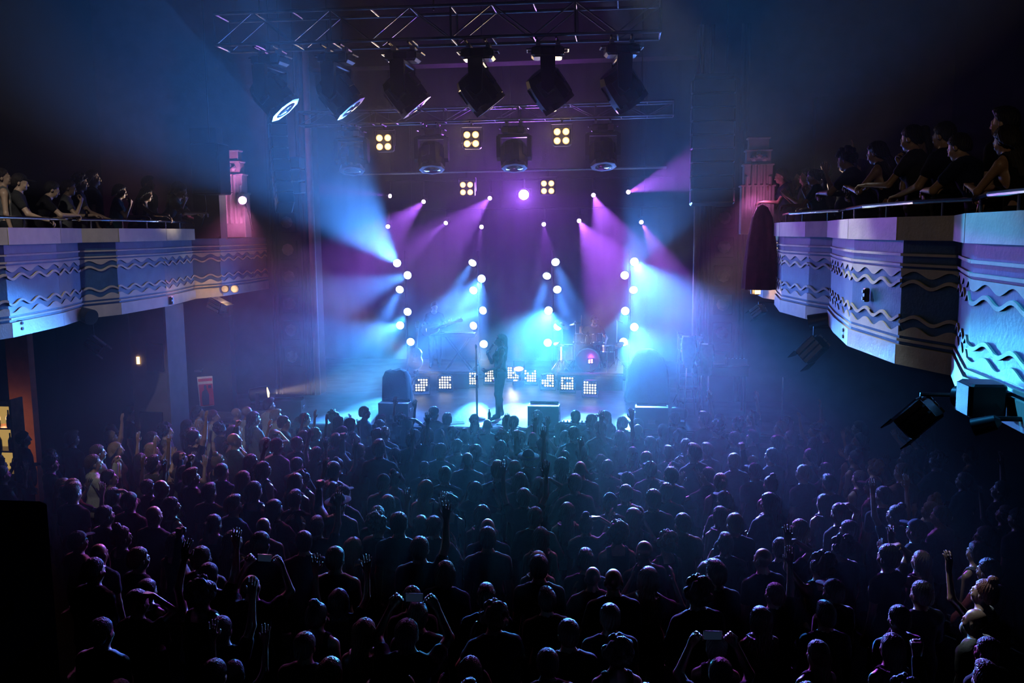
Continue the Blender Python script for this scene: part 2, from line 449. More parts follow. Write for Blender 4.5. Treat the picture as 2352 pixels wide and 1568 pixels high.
# haze that fills the hall and, thicker, the stage
def haze(name, y0, y1, z0, z1, dens, label):
    o = MB().box(((WL + WR) / 2, (y0 + y1) / 2, (z0 + z1) / 2), (WR - WL - 0.04, y1 - y0, z1 - z0)).build(name, 'cloth')
    o.data.materials.clear(); o.data.materials.append(haze_mat(name, dens))
    return tag(o, label, 'haze', kind='structure')
haze('haze_mid', 7.8, 11.4, 0.02, 5.49, HAZE_MID, 'thin haze hanging over the middle of the crowd')
haze('haze_front', 11.401, 16.27, 0.02, 5.49, HAZE_FRONT, 'blue haze over the crowd just in front of the stage')
haze('haze_upper', 7.28, 16.27, 5.491, 10.66, HAZE_UPPER, 'haze drifting high around the front truss')
haze('haze_stage', 16.271, 25.5, 0.02, 10.66, HAZE_STAGE, 'dense smoke haze filling the stage and showing the light beams')

# ================================================================== LIGHT FIXTURES
def aim(d): return mat_frame(d)                   # local z = aim
def truss(name, label, a, b, w, h, bay, rt, rb, mat='truss_metal'):
    """box truss between a and b (centre of its bottom face), four chords, ladder bottom, zigzag sides"""
    a, b = Vector(a), Vector(b); L = (b - a).length; u = (b - a) / L
    v = Vector((-u.y, u.x, 0)); up = Vector((0, 0, 1))
    t = thing(name, label, 'truss', a)
    def P(s, sv, sh): return u * s + v * (sv * w / 2) + up * (h * sh)
    for sv in (-1, 1):
        for sh in (0, 1): MB().tube(P(0, sv, sh), P(L, sv, sh), rt, n=8).build('chord', mat, t, True)
    n = int(round(L / bay)); st = L / n
    for i in range(n + 1):
        for sh in (0, 1): MB().tube(P(i * st, -1, sh), P(i * st, 1, sh), rb, n=6).build('cross_brace', mat, t, True)
        for sv in (-1, 1):
            if i in (0, n) or i % 3 == 0: MB().tube(P(i * st, sv, 0), P(i * st, sv, 1), rb, n=6).build('upright', mat, t, True)
            if i < n:
                MB().tube(P(i * st, sv, i % 2), P((i + 1) * st, sv, (i + 1) % 2), rb * 0.8, n=6).build('diagonal_brace', mat, t, True)
    for s in (0.6, L / 2, L - 0.6):
        MB().path([P(s, 0, 1), P(s, 0, 1) + up * (ZC - a.z - h - 0.05)], 0.012).build('hoist_chain', 'black_metal', t)
    return t
T1Y, T2Y, T3Y = 13.0, 17.5, 20.6
truss('lighting_truss', 'front box truss carrying the six big moving heads over the crowd', (-6.1, T1Y, 7.74), (0.45, T1Y, 7.70), 0.5, 0.45, 0.62, 0.024, 0.014)
truss('lighting_truss', 'second thinner box truss holding three warm four-lamp blinders', (-6.6, T2Y, 7.12), (0.88, T2Y, 7.14), 0.34, 0.26, 0.5, 0.02, 0.011)
p3a, p3b = aty(980, 397, T3Y), aty(1420, 386, T3Y)
t = thing('lighting_bar', 'single pipe high upstage holding two smaller warm blinders', 'lighting bar', (0, 0, 0))
MB().tube((-6.4, T3Y, p3a.z), (0.9, T3Y, p3b.z), 0.03, n=8).build('pipe', 'aluminium', t, True)
for x in (-5.6, -2.7, 0.3): MB().tube((x, T3Y, p3a.z), (x, T3Y, ZC), 0.01, n=6).build('cable', 'black_metal', t)

def moving_head(name, label, top, head_dir, s=1.0, yaw=0.0, mat='black_plastic', group=None, bar=0.27, turn=0.0):
    """hung moving head: clamp, base with handles, yoke, rounded head with vents and lens"""
    t = thing(name, label, 'stage light', top, rotz(yaw), group)
    bw, bd, bh = 0.40 * s, 0.30 * s, 0.13 * s
    for k in (-1, 1): MB().tube(rotz(-yaw) @ Vector((k * bw * 0.3, -bar, 0)), rotz(-yaw) @ Vector((k * bw * 0.3, bar, 0)), 0.018, n=6).build('mounting_bar', 'black_metal', t)
    MB().box((0, 0, -bh / 2 - 0.07 * s), (bw, bd, bh), bevel=0.03 * s).build('base', mat, t)
    for k in (-1, 1):
        MB().path([(k * bw * 0.5, -bd * 0.3, -0.1 * s), (k * bw * 0.62, -bd * 0.3, -0.1 * s), (k * bw * 0.62, bd * 0.3, -0.1 * s), (k * bw * 0.5, bd * 0.3, -0.1 * s)], 0.012 * s).build('handle', 'grey_plastic', t)
        MB().box((k * bw * 0.3, 0, -0.035 * s), (0.05 * s, 0.09 * s, 0.09 * s), bevel=0.01).build('clamp', 'aluminium', t)
        MB().box((k * bw * 0.34, -bd * 0.5, -bh / 2 - 0.07 * s), (bw * 0.26, 0.012, bh * 0.7)).build('display_plate', 'bezel', t)
    ph = -0.07 * s - bh - 0.34 * s                                   # pivot height
    yk = MB()
    YR = rotz(turn)
    yk.box((0, 0, -0.07 * s - bh - 0.03 * s), (0.56 * s, 0.16 * s, 0.06 * s), YR, bevel=0.015)
    yoke = yk.build('yoke', mat, t)
    for k in (-1, 1):
        MB().prism([(-0.09 * s, 0), (0.09 * s, 0), (0.075 * s, -0.36 * s), (0, -0.42 * s), (-0.075 * s, -0.36 * s)], 0.07 * s,
                   YR @ Matrix(((0, 0, 1), (1, 0, 0), (0, 1, 0))), YR @ Vector((k * 0.265 * s - 0.03 * s, 0, -0.07 * s - bh - 0.03 * s))).build('arm', mat, yoke)
    # the head turns about the local x axis through the pivot
    M = aim(rotz(-yaw) @ Vector(head_dir))
    hp = Vector((0, 0, ph))
    prof = [(0.08 * s, -0.23 * s), (0.17 * s, -0.21 * s), (0.205 * s, -0.13 * s), (0.215 * s, 0.0), (0.215 * s, 0.12 * s), (0.21 * s, 0.20 * s), (0.19 * s, 0.21 * s)]
    head = MB().lathe(prof, hp, M @ Vector((0, 0, 1)), 10, mod=lambda a, k: 1.0 + 0.10 * abs(math.cos(2 * a)) ** 3).build('head', mat, t)
    MB().lathe([(0.216 * s, 0.17 * s), (0.226 * s, 0.18 * s), (0.226 * s, 0.255 * s), (0.19 * s, 0.26 * s)], hp, M @ Vector((0, 0, 1)), 8).build('front_ring', 'bezel', head)
    MB().lathe([(0.18 * s, 0.22 * s), (0.18 * s, 0.25 * s), (0.10 * s, 0.275 * s), (0, 0.28 * s)], hp, M @ Vector((0, 0, 1)), 20).build('lens', 'glass_dark', head, True)
    for a in range(4):
        q = M @ Matrix.Rotation(a * math.pi / 2 + 0.5, 3, 'Z')
        MB().box(hp + q @ Vector((0.212 * s, 0, -0.03 * s)), (0.02 * s, 0.16 * s, 0.18 * s), q, bevel=0.006).build('vent_panel', 'grey_plastic', head)
    return t, hp
heads1 = [(620, 'first'), (772, 'second'), (925, 'third'), (1098, 'fourth'), (1258, 'fifth'), (1428, 'sixth')]
for i, (px, w) in enumerate(heads1):
    p = aty(px, 108 - (px - 620) * 0.03, T1Y)
    moving_head('moving_head', f'{w} large black moving head under the front truss, counted from the poster side',
                (p.x, T1Y, 7.74 - 0.04 * (p.x + 6.1) / 6.55 - 0.04), (0.60 - 0.02 * i, 0.12 + 0.03 * i, -0.74), 1.2, 0.06 * (i - 2.5), turn=math.pi / 2, group='large moving heads under the front truss')
for px, w in ((806, 'dim black moving head under the second truss nearest the poster side'), (990, 'black moving head hanging between the first and second warm blinders'), (1180, 'black moving head hanging between the second and third warm blinders'), (1385, 'black moving head hanging past the third warm blinder')):
    p = aty(px, 280, T2Y)
    moving_head('moving_head', w, (p.x, T2Y, 7.09), (0.06, -0.3, -1), 1.15, 0.0, group='moving heads under the second truss', bar=0.19)

def blinder(px, py, Y, s, label, watts, top_z):
    c = aty(px, py, Y)
    t = thing('blinder_lamp', label, 'stage light', c, group='warm four-lamp blinders')
    MB().box((0, 0.10 * s, 0), (0.40 * s, 0.16 * s, 0.40 * s), bevel=0.03).build('housing', 'black_metal', t)
    for k in (-1, 1):
        MB().box((k * 0.225 * s, 0.08 * s, 0.1 * s), (0.015, 0.04, 0.34 * s)).build('bracket', 'black_metal', t)
    MB().tube((0, 0.0, 0.26 * s), (0, 0.0, max(0.3 * s, top_z - c.z)), 0.02, n=6).build('hanger', 'black_metal', t)
    if Y == T2Y: MB().tube((0, -0.19, top_z - c.z), (0, 0.19, top_z - c.z), 0.018, n=6).build('mounting_bar', 'black_metal', t)
    MB().box((0, 0.04 * s, 0.27 * s), (0.46 * s, 0.12 * s, 0.02)).build('bracket', 'black_metal', t)
    for i in (-1, 1):
        for j in (-1, 1):
            q = Vector((i * 0.094 * s, 0, j * 0.094 * s))
            MB().lathe([(0.066 * s, 0.02), (0.075 * s, 0.05), (0.070 * s, 0.055), (0.062 * s, 0.02)], q + Vector((0, 0.02, 0)), (0, -1, 0), 18).build('lamp_fringe', 'fringe_warm', t, True)  # glowing ring stands in for the orange bloom fringe
            MB().lathe([(0.06 * s, 0.0), (0.06 * s, 0.03), (0.04 * s, 0.045), (0.0, 0.05)], q + Vector((0, 0.0, 0)), (0, -1, 0), 18).build('lamp', 'lens_warm', t, True)
    spot('blinder_light', c + Vector((0, -0.12, 0)), c + Vector((0.05, -1, -0.10)), (1.0, 0.66, 0.36), watts, 90, 0.9, 0.15)
for px, py, w in ((882, 327, 'first'), (1083, 320, 'second'), (1290, 313, 'third')):
    blinder(px, py, T2Y, 0.92, f'{w} warm four-lamp blinder under the second truss, counted from the poster side', 85, 7.1)
blinder(1072, 433, T3Y, 0.92, 'smaller warm four-lamp blinder upstage, on the poster side of the purple flare', 25, p3a.z)
blinder(1258, 430, T3Y, 0.92, 'smaller warm four-lamp blinder upstage, on the drum side of the purple flare', 25, p3a.z)

# ---- LED wash lamps on four towers
CY = (0.06, 0.28, 1.0)
CY2 = (0.07, 0.56, 1.0)
def led_lamp(loc, target, side, label, col, watts, deg, towerx, lens='lens_cyan', s=1.0, blend=0.7, group='LED lamps on the towers'):
    d = (Vector(target) - Vector(loc)).normalized()
    t = thing('led_lamp', label, 'stage light', loc, group=group)
    M = aim(d)
    ax = M @ Vector((0, 0, 1))
    MB().lathe([(0.05 * s, -0.17 * s), (0.10 * s, -0.15 * s), (0.125 * s, -0.05 * s), (0.13 * s, -0.012)], (0, 0, 0), ax, 18).build('housing', 'black_metal', t, True)
    MB().lathe([(0.118 * s, -0.03 * s), (0.118 * s, 0.0), (0.09 * s, 0.012 * s), (0, 0.016 * s)], (0, 0, 0), ax, 36, mod=lambda a, k: 1 + (0.035 * math.cos(18 * a) if k < 2 else 0)).build('lens', lens, t)
    MB().lathe([(0.114 * s, -0.02 * s), (0.126 * s, -0.004), (0.126 * s, -0.03 * s)], (0, 0, 0), ax, 24).build('lens_fringe', lens.replace('lens', 'rim') if lens == 'lens_cyan' else lens, t, True)  # glowing ring paints the coloured bloom around the lens
    if towerx is not None:
        dx = towerx - loc[0]
        MB().path([(0, 0.12, -0.14 * s), (dx * 0.5, 0.14, -0.15 * s), (dx, 0.14, -0.15 * s)], 0.012).build('yoke', 'black_metal', t)
    else:
        MB().path([(-0.14 * s, 0.03, 0), (-0.14 * s, 0.06, 0.2 * s), (0.14 * s, 0.06, 0.2 * s), (0.14 * s, 0.03, 0)], 0.01).build('yoke', 'black_metal', t)
    spot('led_light', Vector(loc) + d * 0.06, Vector(loc) + d * 2, col, watts, deg, blend, 0.09)
    return t
TWY = 22.0
LEDK = 4.6
towers = [
 (930, [((912, 604), (470, 110), 9.5, 36000, 15), ((936, 632), (720, 705), 16.5, 2200, 15), ((918, 665), (850, 800), 19.0, 2400, 14), ((936, 716), (850, 830), 18.5, 2200, 15), ((919, 747), (720, 800), 16.5, 3000, 16), ((943, 785), (800, 975), 16.6, 1100, 14)]),
 (1097, [((1085, 604), (965, 790), 19.3, 2400, 15), ((1106, 640), (850, 1120), 10.5, 19000, 20), ((1087, 667), (1000, 790), 19.3, 2200, 15), ((1109, 713), (960, 775), 19.0, 2400, 16), ((1087, 748), (930, 830), 19.0, 2000, 15), ((1111, 790), (1075, 965), 16.7, 620, 11)]),
 (1268, [((1276, 602), (1325, 740), 19.0, 1600, 13), ((1256, 634), (1195, 860), 18.8, 3600, 13), ((1280, 665), (1330, 840), 18.5, 1500, 14), ((1260, 713), (1150, 1120), 10, 29000, 21), ((1281, 750), (1225, 900), 18.5, 1800, 13), ((1258, 787), (1200, 962), 16.7, 700, 11)]),
 (1446, [((1457, 601), (1690, 1010), 11, 36000, 20), ((1435, 632), (1690, 120), 11, 9000, 16), ((1455, 666), (1480, 860), 18.5, 3000, 14), ((1436, 714), (1400, 1100), 10, 1400, 15), ((1457, 751), (1600, 1000), 12.5, 12000, 20), ((1432, 785), (1690, 1110), 9.5, 11000, 18)]),
]
for ti, (tx, lamps) in enumerate(towers):
    base = atz(tx, 880, STAGE_Z); pos = aty(tx, 700, TWY)
    top = aty(tx, 585, TWY)
    t = thing('light_tower', f'{ORD[ti + 1]} dark upright pole of stacked LED lamps, counted from the poster side', 'lighting stand', (pos.x, TWY + 0.14, STAGE_Z), group='towers of LED lamps')
    MB().tube((0, 0, 0.02), (0, 0, top.z - STAGE_Z + 0.1), 0.028, n=10).build('pole', 'black_metal', t, True)
    MB().lathe([(0.34, 0), (0.34, 0.025), (0.08, 0.04), (0.03, 0.08)], (0, 0, 0), n=20).build('base_plate', 'black_metal', t)
    for li, ((px, py), (qx, qy), qY, watts, deg) in enumerate(lamps):
        loc = aty(px, py, TWY); tgt = aty(qx, qy, qY)
        where = ['topmost', 'second from top', 'third from top', 'third from bottom', 'second from bottom', 'lowest'][li]
        led_lamp(loc, tgt, 0, f'cyan-white LED lamp, {where} on the {ORD[ti + 1]} tower from the poster side', CY2 if li == 5 else (0.06, 0.46, 1.0) if li == 3 else CY, watts * (LEDK if watts < 9000 else 1), deg, pos.x, s=0.82, blend=0.5)
    # added wide blue fill, standing in for a whole tower's spill
    mid = aty(tx, 690, TWY - 0.25)
    spot('tower_fill', mid, mid + Vector((0, -1, -0.15)), (0.06, 0.22, 1.0), 300, 150, 1.0, 0.3)

# ---- small purple beam heads upstage and the flare head that looks at the balcony
PYD = 23.6
PU = (0.42, 0.10, 1.0)
bars = [aty(1200, 430, PYD).z + 0.10, aty(1200, 498, PYD).z + 0.10]
for k, z in enumerate(bars):
    t = thing('lighting_bar', ['upper', 'lower'][k] + ' dark pipe upstage carrying the small purple beam heads', 'lighting bar', (0, PYD + 0.12, z + 0.12))
    MB().tube((-6.6, 0, 0), (1.2, 0, 0), 0.025, n=8).build('pipe', 'black_metal', t, True)
    for x in (-5.9, -3.4, 0.45): MB().tube((x, 0.024 + 0.06 * k, 0), (x + 0.1 * k, 0.024 + 0.06 * k, ZC - z - 0.13), 0.008, n=6).build('cable', 'black_metal', t)
def beam_head(px, py, tgt, label, watts, deg, col=PU, s=1.0, lens='lens_magenta', blend=0.35):
    loc = aty(px, py, PYD); d = (Vector(tgt) - loc).normalized()
    bar = bars[0] if py < 485 else bars[1]
    t = thing('beam_head', label, 'stage light', loc, group='small purple beam heads')
    ax = d
    MB().lathe([(0.03 * s, -0.20 * s), (0.065 * s, -0.18 * s), (0.07 * s, -0.03 * s), (0.066 * s, 0)], (0, 0, 0), ax, 14).build('head', 'black_metal', t, True)
    MB().lathe([(0.055 * s, -0.01), (0.055 * s, 0.006), (0.03 * s, 0.016 * s), (0, 0.02 * s)], (0, 0, 0), ax, 16).build('lens', lens, t, True)
    zt = bar + 0.1 - loc.z
    MB().path([(-0.085 * s, 0.07, -0.02), (-0.085 * s, 0.1, min(0.16, zt * 0.6)), (0.085 * s, 0.1, min(0.16, zt * 0.6)), (0.085 * s, 0.07, -0.02)], 0.012).build('yoke', 'black_metal', t)
    MB().tube((0, 0.11, min(0.15, zt * 0.6)), (0, 0.12, zt + 0.03), 0.03, n=8).build('clamp', 'black_metal', t)
    spot('beam_light', loc + d * 0.05, loc + d * 2, col, watts, deg, blend, 0.03)
PX = lambda x, y, Y: aty(x, y, Y)
beams = [(896, 450, PX(690, 428, 20.5), 2600, 9), (973, 463, Vector((-6.6, 9.8, 1.6)), 5500, 18), (1125, 455, Vector((-5.2, 8.2, 1.6)), 5500, 17), (1363, 448, Vector((1.3, 8.4, 1.3)), 9500, 15), (1443, 441, PX(1680, 360, 17), 7500, 12),
         (891, 520, PX(820, 630, 19), 1500, 9), (1024, 512, Vector((-7.4, 11.6, 1.4)), 2600, 14), (1106, 521, PX(1080, 640, 18), 1300, 8), (1249, 515, PX(1262, 660, 18), 1800, 9), (1330, 507, Vector((1.6, 9.0, 1.6)), 8500, 16), (1473, 510, Vector((2.3, 11.3, 1.2)), 7000, 12)]
for i, (px, py, tgt_, watts, deg) in enumerate(beams):
    row, k = ('upper', i + 1) if i < 5 else ('lower', i - 4)
    beam_head(px, py, tgt_, f'{ORD[k]} small purple beam head on the {row} upstage pipe, counted from the poster side', watts, deg)
beam_head(1203, 447, CAM_LOC + Vector((-1.2, 0, -1.5)), 'blazing purple beam head upstage that shines straight out at the balcony', 1700, 75, (0.36, 0.09, 1.0), 2.4, 'lens_star', 1.0)
# purple beams that reach the crowd on both sides come from the same pipe
ul = atz(1190, 845, STAGE_Z + 0.45)
t = led_lamp((ul.x, 20.9, STAGE_Z + 0.42), (ul.x, 19.5, 6.0), 0, 'purple uplight standing alone on the stage floor behind the singer', PU, 1500, 40, None, 'lens_purple', 0.9, group=None)
MB().box((0, 0.05, -0.36), (0.3, 0.25, 0.12), bevel=0.02).build('base', 'black_metal', t)
MB().tube((0, 0.05, -0.3), (0, 0.05, -0.08), 0.02, n=6).build('stem', 'black_metal', t)

# ---- LED strobe panels standing in an arc on the stage floor
PAT = ['0111100111111111111011110', '0111111111111101111111111', '1111110101101111111111111', '0111011110011101111011100', '1101111011111111101111111', '1000111011011111111101111', '0011100111111111110101111', '1111110001101111111111111', '1100011111111111111111111']
panels = [(968, 884), (1022, 878), (1080, 869), (1127, 863), (1179, 856), (1218, 863), (1258, 874), (1303, 880), (1355, 890)]
for i, (px, py) in enumerate(panels):
    c = atz(px, py, STAGE_Z + 0.24)
    rz = 0.10 * (4 - i) * 0.3
    t = thing('strobe_panel', f'{ORD[i + 1]} LED strobe panel in the stage-floor arc, counted from the poster side', 'stage light', (c.x, c.y, STAGE_Z), rotz(rz), group='strobe panels across the stage floor')
    MB().box((0, 0.05, 0.24), (0.33, 0.09, 0.33), bevel=0.02).build('housing', 'black_metal', t)
    MB().path([(-0.185, 0.05, 0.24), (-0.185, 0.05, 0.01), (0.185, 0.05, 0.01), (0.185, 0.05, 0.24)], 0.014).build('yoke', 'black_metal', t)
    on, off = MB(), MB()
    for k in range(25):
        x, z = -0.12 + 0.06 * (k % 5), 0.36 - 0.06 * (k // 5)
        (on if PAT[i][k] == '1' else off).lathe([(0.019, 0), (0.019, 0.008), (0.012, 0.014), (0, 0.016)], (x, 0.003, z), (0, -1, 0), 8)
    tag(on.build('lit_lens_array', 'lens_strobe', t), kind='stuff')
    tag(off.build('dark_lens_array', 'glass_dark', t), kind='stuff')
    tg = {1: (915, 800, 18.6, 4200, 14), 6: (1345, 770, 18.6, 4200, 13), 8: (1480, 790, 18.2, 4200, 14), 3: (1085, 780, 18.6, 2000, 13)}.get(i, (px, py - 60, 16, 40, 60))
    cc = Vector((c.x, c.y - 0.06, STAGE_Z + 0.24))
    if i in (1, 3, 6, 8, 4): spot('strobe_light', cc, aty(tg[0], tg[1], tg[2]), (1.0, 0.84, 0.62), tg[3], tg[4], 0.7, 0.12)

# ---- foot lights at both ends of the lip
def foot_light(px, py, Y, tgt, label, watts, s=1.0, col=(1.0, 0.72, 0.5)):
    c = aty(px, py, Y); d = (Vector(tgt) - c).normalized()
    t = thing('foot_light', label, 'stage light', (c.x, c.y, STAGE_Z))
    h = Vector((0, 0, max(0.24 * s, c.z - STAGE_Z)))
    MB().box((0, 0, 0.05 * s), (0.30 * s, 0.24 * s, 0.10 * s), bevel=0.02).build('base', 'black_plastic', t)
    for k in (-1, 1): MB().box((0, k * 0.15 * s, 0.16 * s), (0.07 * s, 0.03, 0.26 * s + h.z - 0.24 * s), bevel=0.01).build('arm', 'black_plastic', t)
    MB().lathe([(0.05 * s, -0.2 * s), (0.11 * s, -0.17 * s), (0.125 * s, 0.0), (0.12 * s, 0.1 * s)], h, d, 14).build('head', 'black_plastic', t, True)
    MB().lathe([(0.095 * s, 0.09 * s), (0.095 * s, 0.106 * s), (0.0, 0.13 * s)], h, d, 14).build('lens', 'lens_warm', t, True)
    spot('foot_beam', Vector((c.x, c.y, STAGE_Z)) + h + d * 0.16 * s, Vector((c.x, c.y, STAGE_Z)) + h + d * 2, col, watts, 24, 0.8, 0.06)
foot_light(601, 922, 17.6, aty(900, 880, 18.5), 'black foot light at the stage end beneath the line array, beaming across the boards', 2400, 1.35)
foot_light(1556, 951, 16.75, aty(1200, 920, 18.0), 'small foot light lying on the lip beside the end wedge monitor', 500, 1.0)

# ---- lamp on a bracket beside the stepped tower
c = aty(557, 460, 17.4)
t = thing('bracket_lamp', 'glaring pink lamp on a bracket beside the stepped plaster tower', 'stage light', c)
MB().lathe([(0.04, -0.2), (0.085, -0.17), (0.09, 0.0)], (0, 0, 0), (0.28, -1, 0.0), 12).build('housing', 'black_metal', t, True)
MB().lathe([(0.075, -0.005), (0.075, 0.012), (0, 0.03)], (0, 0, 0), (0.28, -1, 0.0), 14).build('lens', 'lens_star', t, True)
MB().path([(0, 0.1, -0.05), (0.06, 0.15, -0.3), (0.1, 0.2, -0.62)], 0.014).build('bracket', 'black_metal', t)
spot('bracket_light', c + Vector((0.02, -0.1, 0.0)), c + Vector((-0.6, 1, 0.25)), (1.0, 0.30, 0.85), 60, 150, 0.8, 0.05)
spot('bracket_crowd_light', c + Vector((0.05, -0.12, 0.0)), (-5.2, 9.4, 0.6), (1.0, 0.22, 0.62), 1200, 44, 0.9, 0.06)
pc = aty(1752, 452, 16.9)
point('tower_lamp_glow', pc + Vector((0.02, 0.1, 0.0)), (1.0, 0.25, 0.8), 3, 0.04)
spot('crowd_fill_light', pc + Vector((-0.25, -0.1, 0.1)), (1.6, 9.0, 1.2), (0.9, 0.20, 0.75), 700, 50, 0.9, 0.06)  # added pink light on the crowd, with no fixture of its own

# ---- lamps slung under the balcony fronts
def under_lamp(loc, d, s, label, kind='flood'):
    t = thing('balcony_lamp', label, 'stage light', loc)
    zt = max(0.12, ZB - 0.012 - loc[2]) if loc[2] < ZB else 0.02
    xs = (2.75 if loc[0] > -2.8 else -8.25) - loc[0]
    MB().path([(0, 0, 0), (0, 0, zt), (xs, 0, zt)], 0.016).build('hanger', 'black_metal', t)
    M = aim(d)
    if kind == 'flood':
        MB().box((0, 0, -0.02), (0.34 * s, 0.30 * s, 0.44 * s), M, bevel=0.03 * s).build('housing', 'black_metal', t)
        for k in range(6): MB().box(M @ Vector(((0.175 if k < 3 else -0.175) * s, -0.10 * s + (k % 3) * 0.1 * s, 0)), (0.012, 0.07 * s, 0.42 * s), M).build('fin', 'bezel', t)
        MB().box(M @ Vector((0, 0.165 * s, 0.02)), (0.30 * s, 0.012, 0.40 * s), M).build('side_plate', 'aluminium', t)
        MB().box(M @ Vector((0, 0, 0.225 * s)), (0.30 * s, 0.26 * s, 0.015), M).build('glass', 'glass_dark', t)
        for k in (-1, 1): MB().box(M @ Vector((0, k * 0.17 * s, 0.32 * s)), (0.32 * s, 0.01, 0.18 * s), M).build('barn_door', 'black_metal', t)
    else:
        MB().lathe([(0.04 * s, -0.22 * s), (0.11 * s, -0.16 * s), (0.125 * s, 0.04 * s), (0.13 * s, 0.16 * s), (0.115 * s, 0.16 * s)], (0, 0, -0.02), M @ Vector((0, 0, 1)), 16).build('housing', 'black_metal', t, True)
        MB().lathe([(0.105 * s, 0.12 * s), (0.105 * s, 0.13 * s), (0, 0.14 * s)], (0, 0, -0.02), M @ Vector((0, 0, 1)), 16).build('glass', 'glass_dark', t, True)
    return t
under_lamp(aty(1868, 800, 11.6), (-0.5, 0.35, -0.65), 0.72, 'dark flood lamp with a shiny side slung under the second balcony bay past the drape')
under_lamp(aty(2112, 955, 6.9), (-0.5, 0.35, -0.65), 0.62, 'large dark flood lamp with bright fins hanging below the nearest blue balcony bay')
under_lamp(aty(1742, 714, 15.6), (-0.5, 0.5, -0.5), 0.5, 'small purple-lit flood lamp hanging just under the draped stand')
under_lamp(aty(2262, 968, 5.6), (-0.8, 0.4, -0.35), 0.42, 'round can lamp poking out below the black box on the nearest bay', 'can')
under_lamp(aty(1907, 733, 12.0) + Vector((-0.15, 0, 0)), (-0.8, 0.2, -0.2), 0.8, 'round can lamp hung at the corner of the second balcony bay', 'can')
under_lamp(aty(216, 790, 12.6), (0.55, 0.3, -0.6), 0.6, 'purple-lit flood lamp hanging under the balcony above the dark bar')
under_lamp(aty(487, 700, 16.2) + Vector((0.12, 0, 0)), (0.7, -0.2, -0.3), 0.7, 'grey flood lamp on the balcony corner beside the stepped tower')
c = aty(530, 663, 16.6)
for k, w in ((-1, 'nearer the pillar'), (1, 'nearer the stage')):
    t = thing('twin_lamp', f'small round lit lamp on the box front, {w}', 'stage light', (c.x + k * 0.10, c.y - 0.05, c.z))
    MB().lathe([(0.04, -0.12), (0.075, -0.1), (0.08, 0)], (0, 0, 0), (0.2, -1, 0), 12).build('housing', 'grey_plastic', t, True)
    MB().lathe([(0.065, 0.0), (0.065, 0.01), (0, 0.02)], (0, 0, 0), (0.2, -1, 0), 12).build('lens', 'poster_white', t, True)
point('twin_glow', c + Vector((0.12, -0.35, -0.02)), (1.0, 0.62, 0.30), 5, 0.05)
c = aty(1735, 668, 16.2)
point('box_glow', c + Vector((-0.05, -0.15, 0.0)), (1.0, 0.55, 0.22), 4.5, 0.05)
t = thing('box_lamp', 'little warm lamp shining on the cream box front under the drape', 'stage light', c)
MB().box((0, 0, 0), (0.16, 0.14, 0.14), bevel=0.02).build('housing', 'black_metal', t)
MB().box((0.03, -0.075, 0), (0.1, 0.015, 0.1)).build('lens', 'lamp_amber', t)
c = aty(178, 720, 12.0)
under_lamp(c + Vector((0.12, 0, 0)), (0.9, -0.3, -0.2), 0.9, 'black can lamp clamped on the parapet fold above the pillar', 'can')

# added ceiling lamps, out of view, that brighten the two balcony parapets
def added_fill(loc, tgt, col, watts, deg, label):
    t = thing('added_lamp', label, 'stage light', loc)
    d = (Vector(tgt) - Vector(loc)).normalized()
    MB().lathe([(0.05, -0.32), (0.12, -0.3), (0.13, 0.0), (0.11, 0.0)], (0, 0, 0), d, 14).build('housing', 'black_metal', t, True)
    MB().tube((0, 0, 0.1), (0, 0, ZC - loc[2]), 0.015, n=6).build('hanger', 'black_metal', t)
    spot('added_light', Vector(loc) + d * 0.05, tgt, col, watts, deg, 0.8, 0.1)
added_fill((-1.0, 9.5, 9.9), (2.45, 6.05, 4.45), (0.04, 0.40, 1.0), 3400, 13, 'added black lamp on the ceiling aimed at the nearest blue balcony bay')
added_fill((-1.0, 12.6, 9.9), (2.42, 9.5, 4.25), (0.72, 0.86, 1.0), 2600, 15, 'added black lamp on the ceiling aimed at the middle balcony bay')
added_fill((-1.0, 16.0, 9.9), (2.42, 13.4, 4.25), (0.34, 0.46, 1.0), 1700, 15, 'added black lamp on the ceiling aimed at the farthest balcony bay')
added_fill((-5.8, 6.0, 9.8), (-7.8, 12.4, 3.3), (1.0, 0.93, 0.80), 640, 32, 'added black lamp on the ceiling aimed at the poster-side balcony')
added_fill((-1.0, -1.5, 9.4), (2.6, 9.5, 5.6), (1.0, 0.74, 0.45), 130, 32, 'added black lamp at the rear of the hall aimed at the drape side')

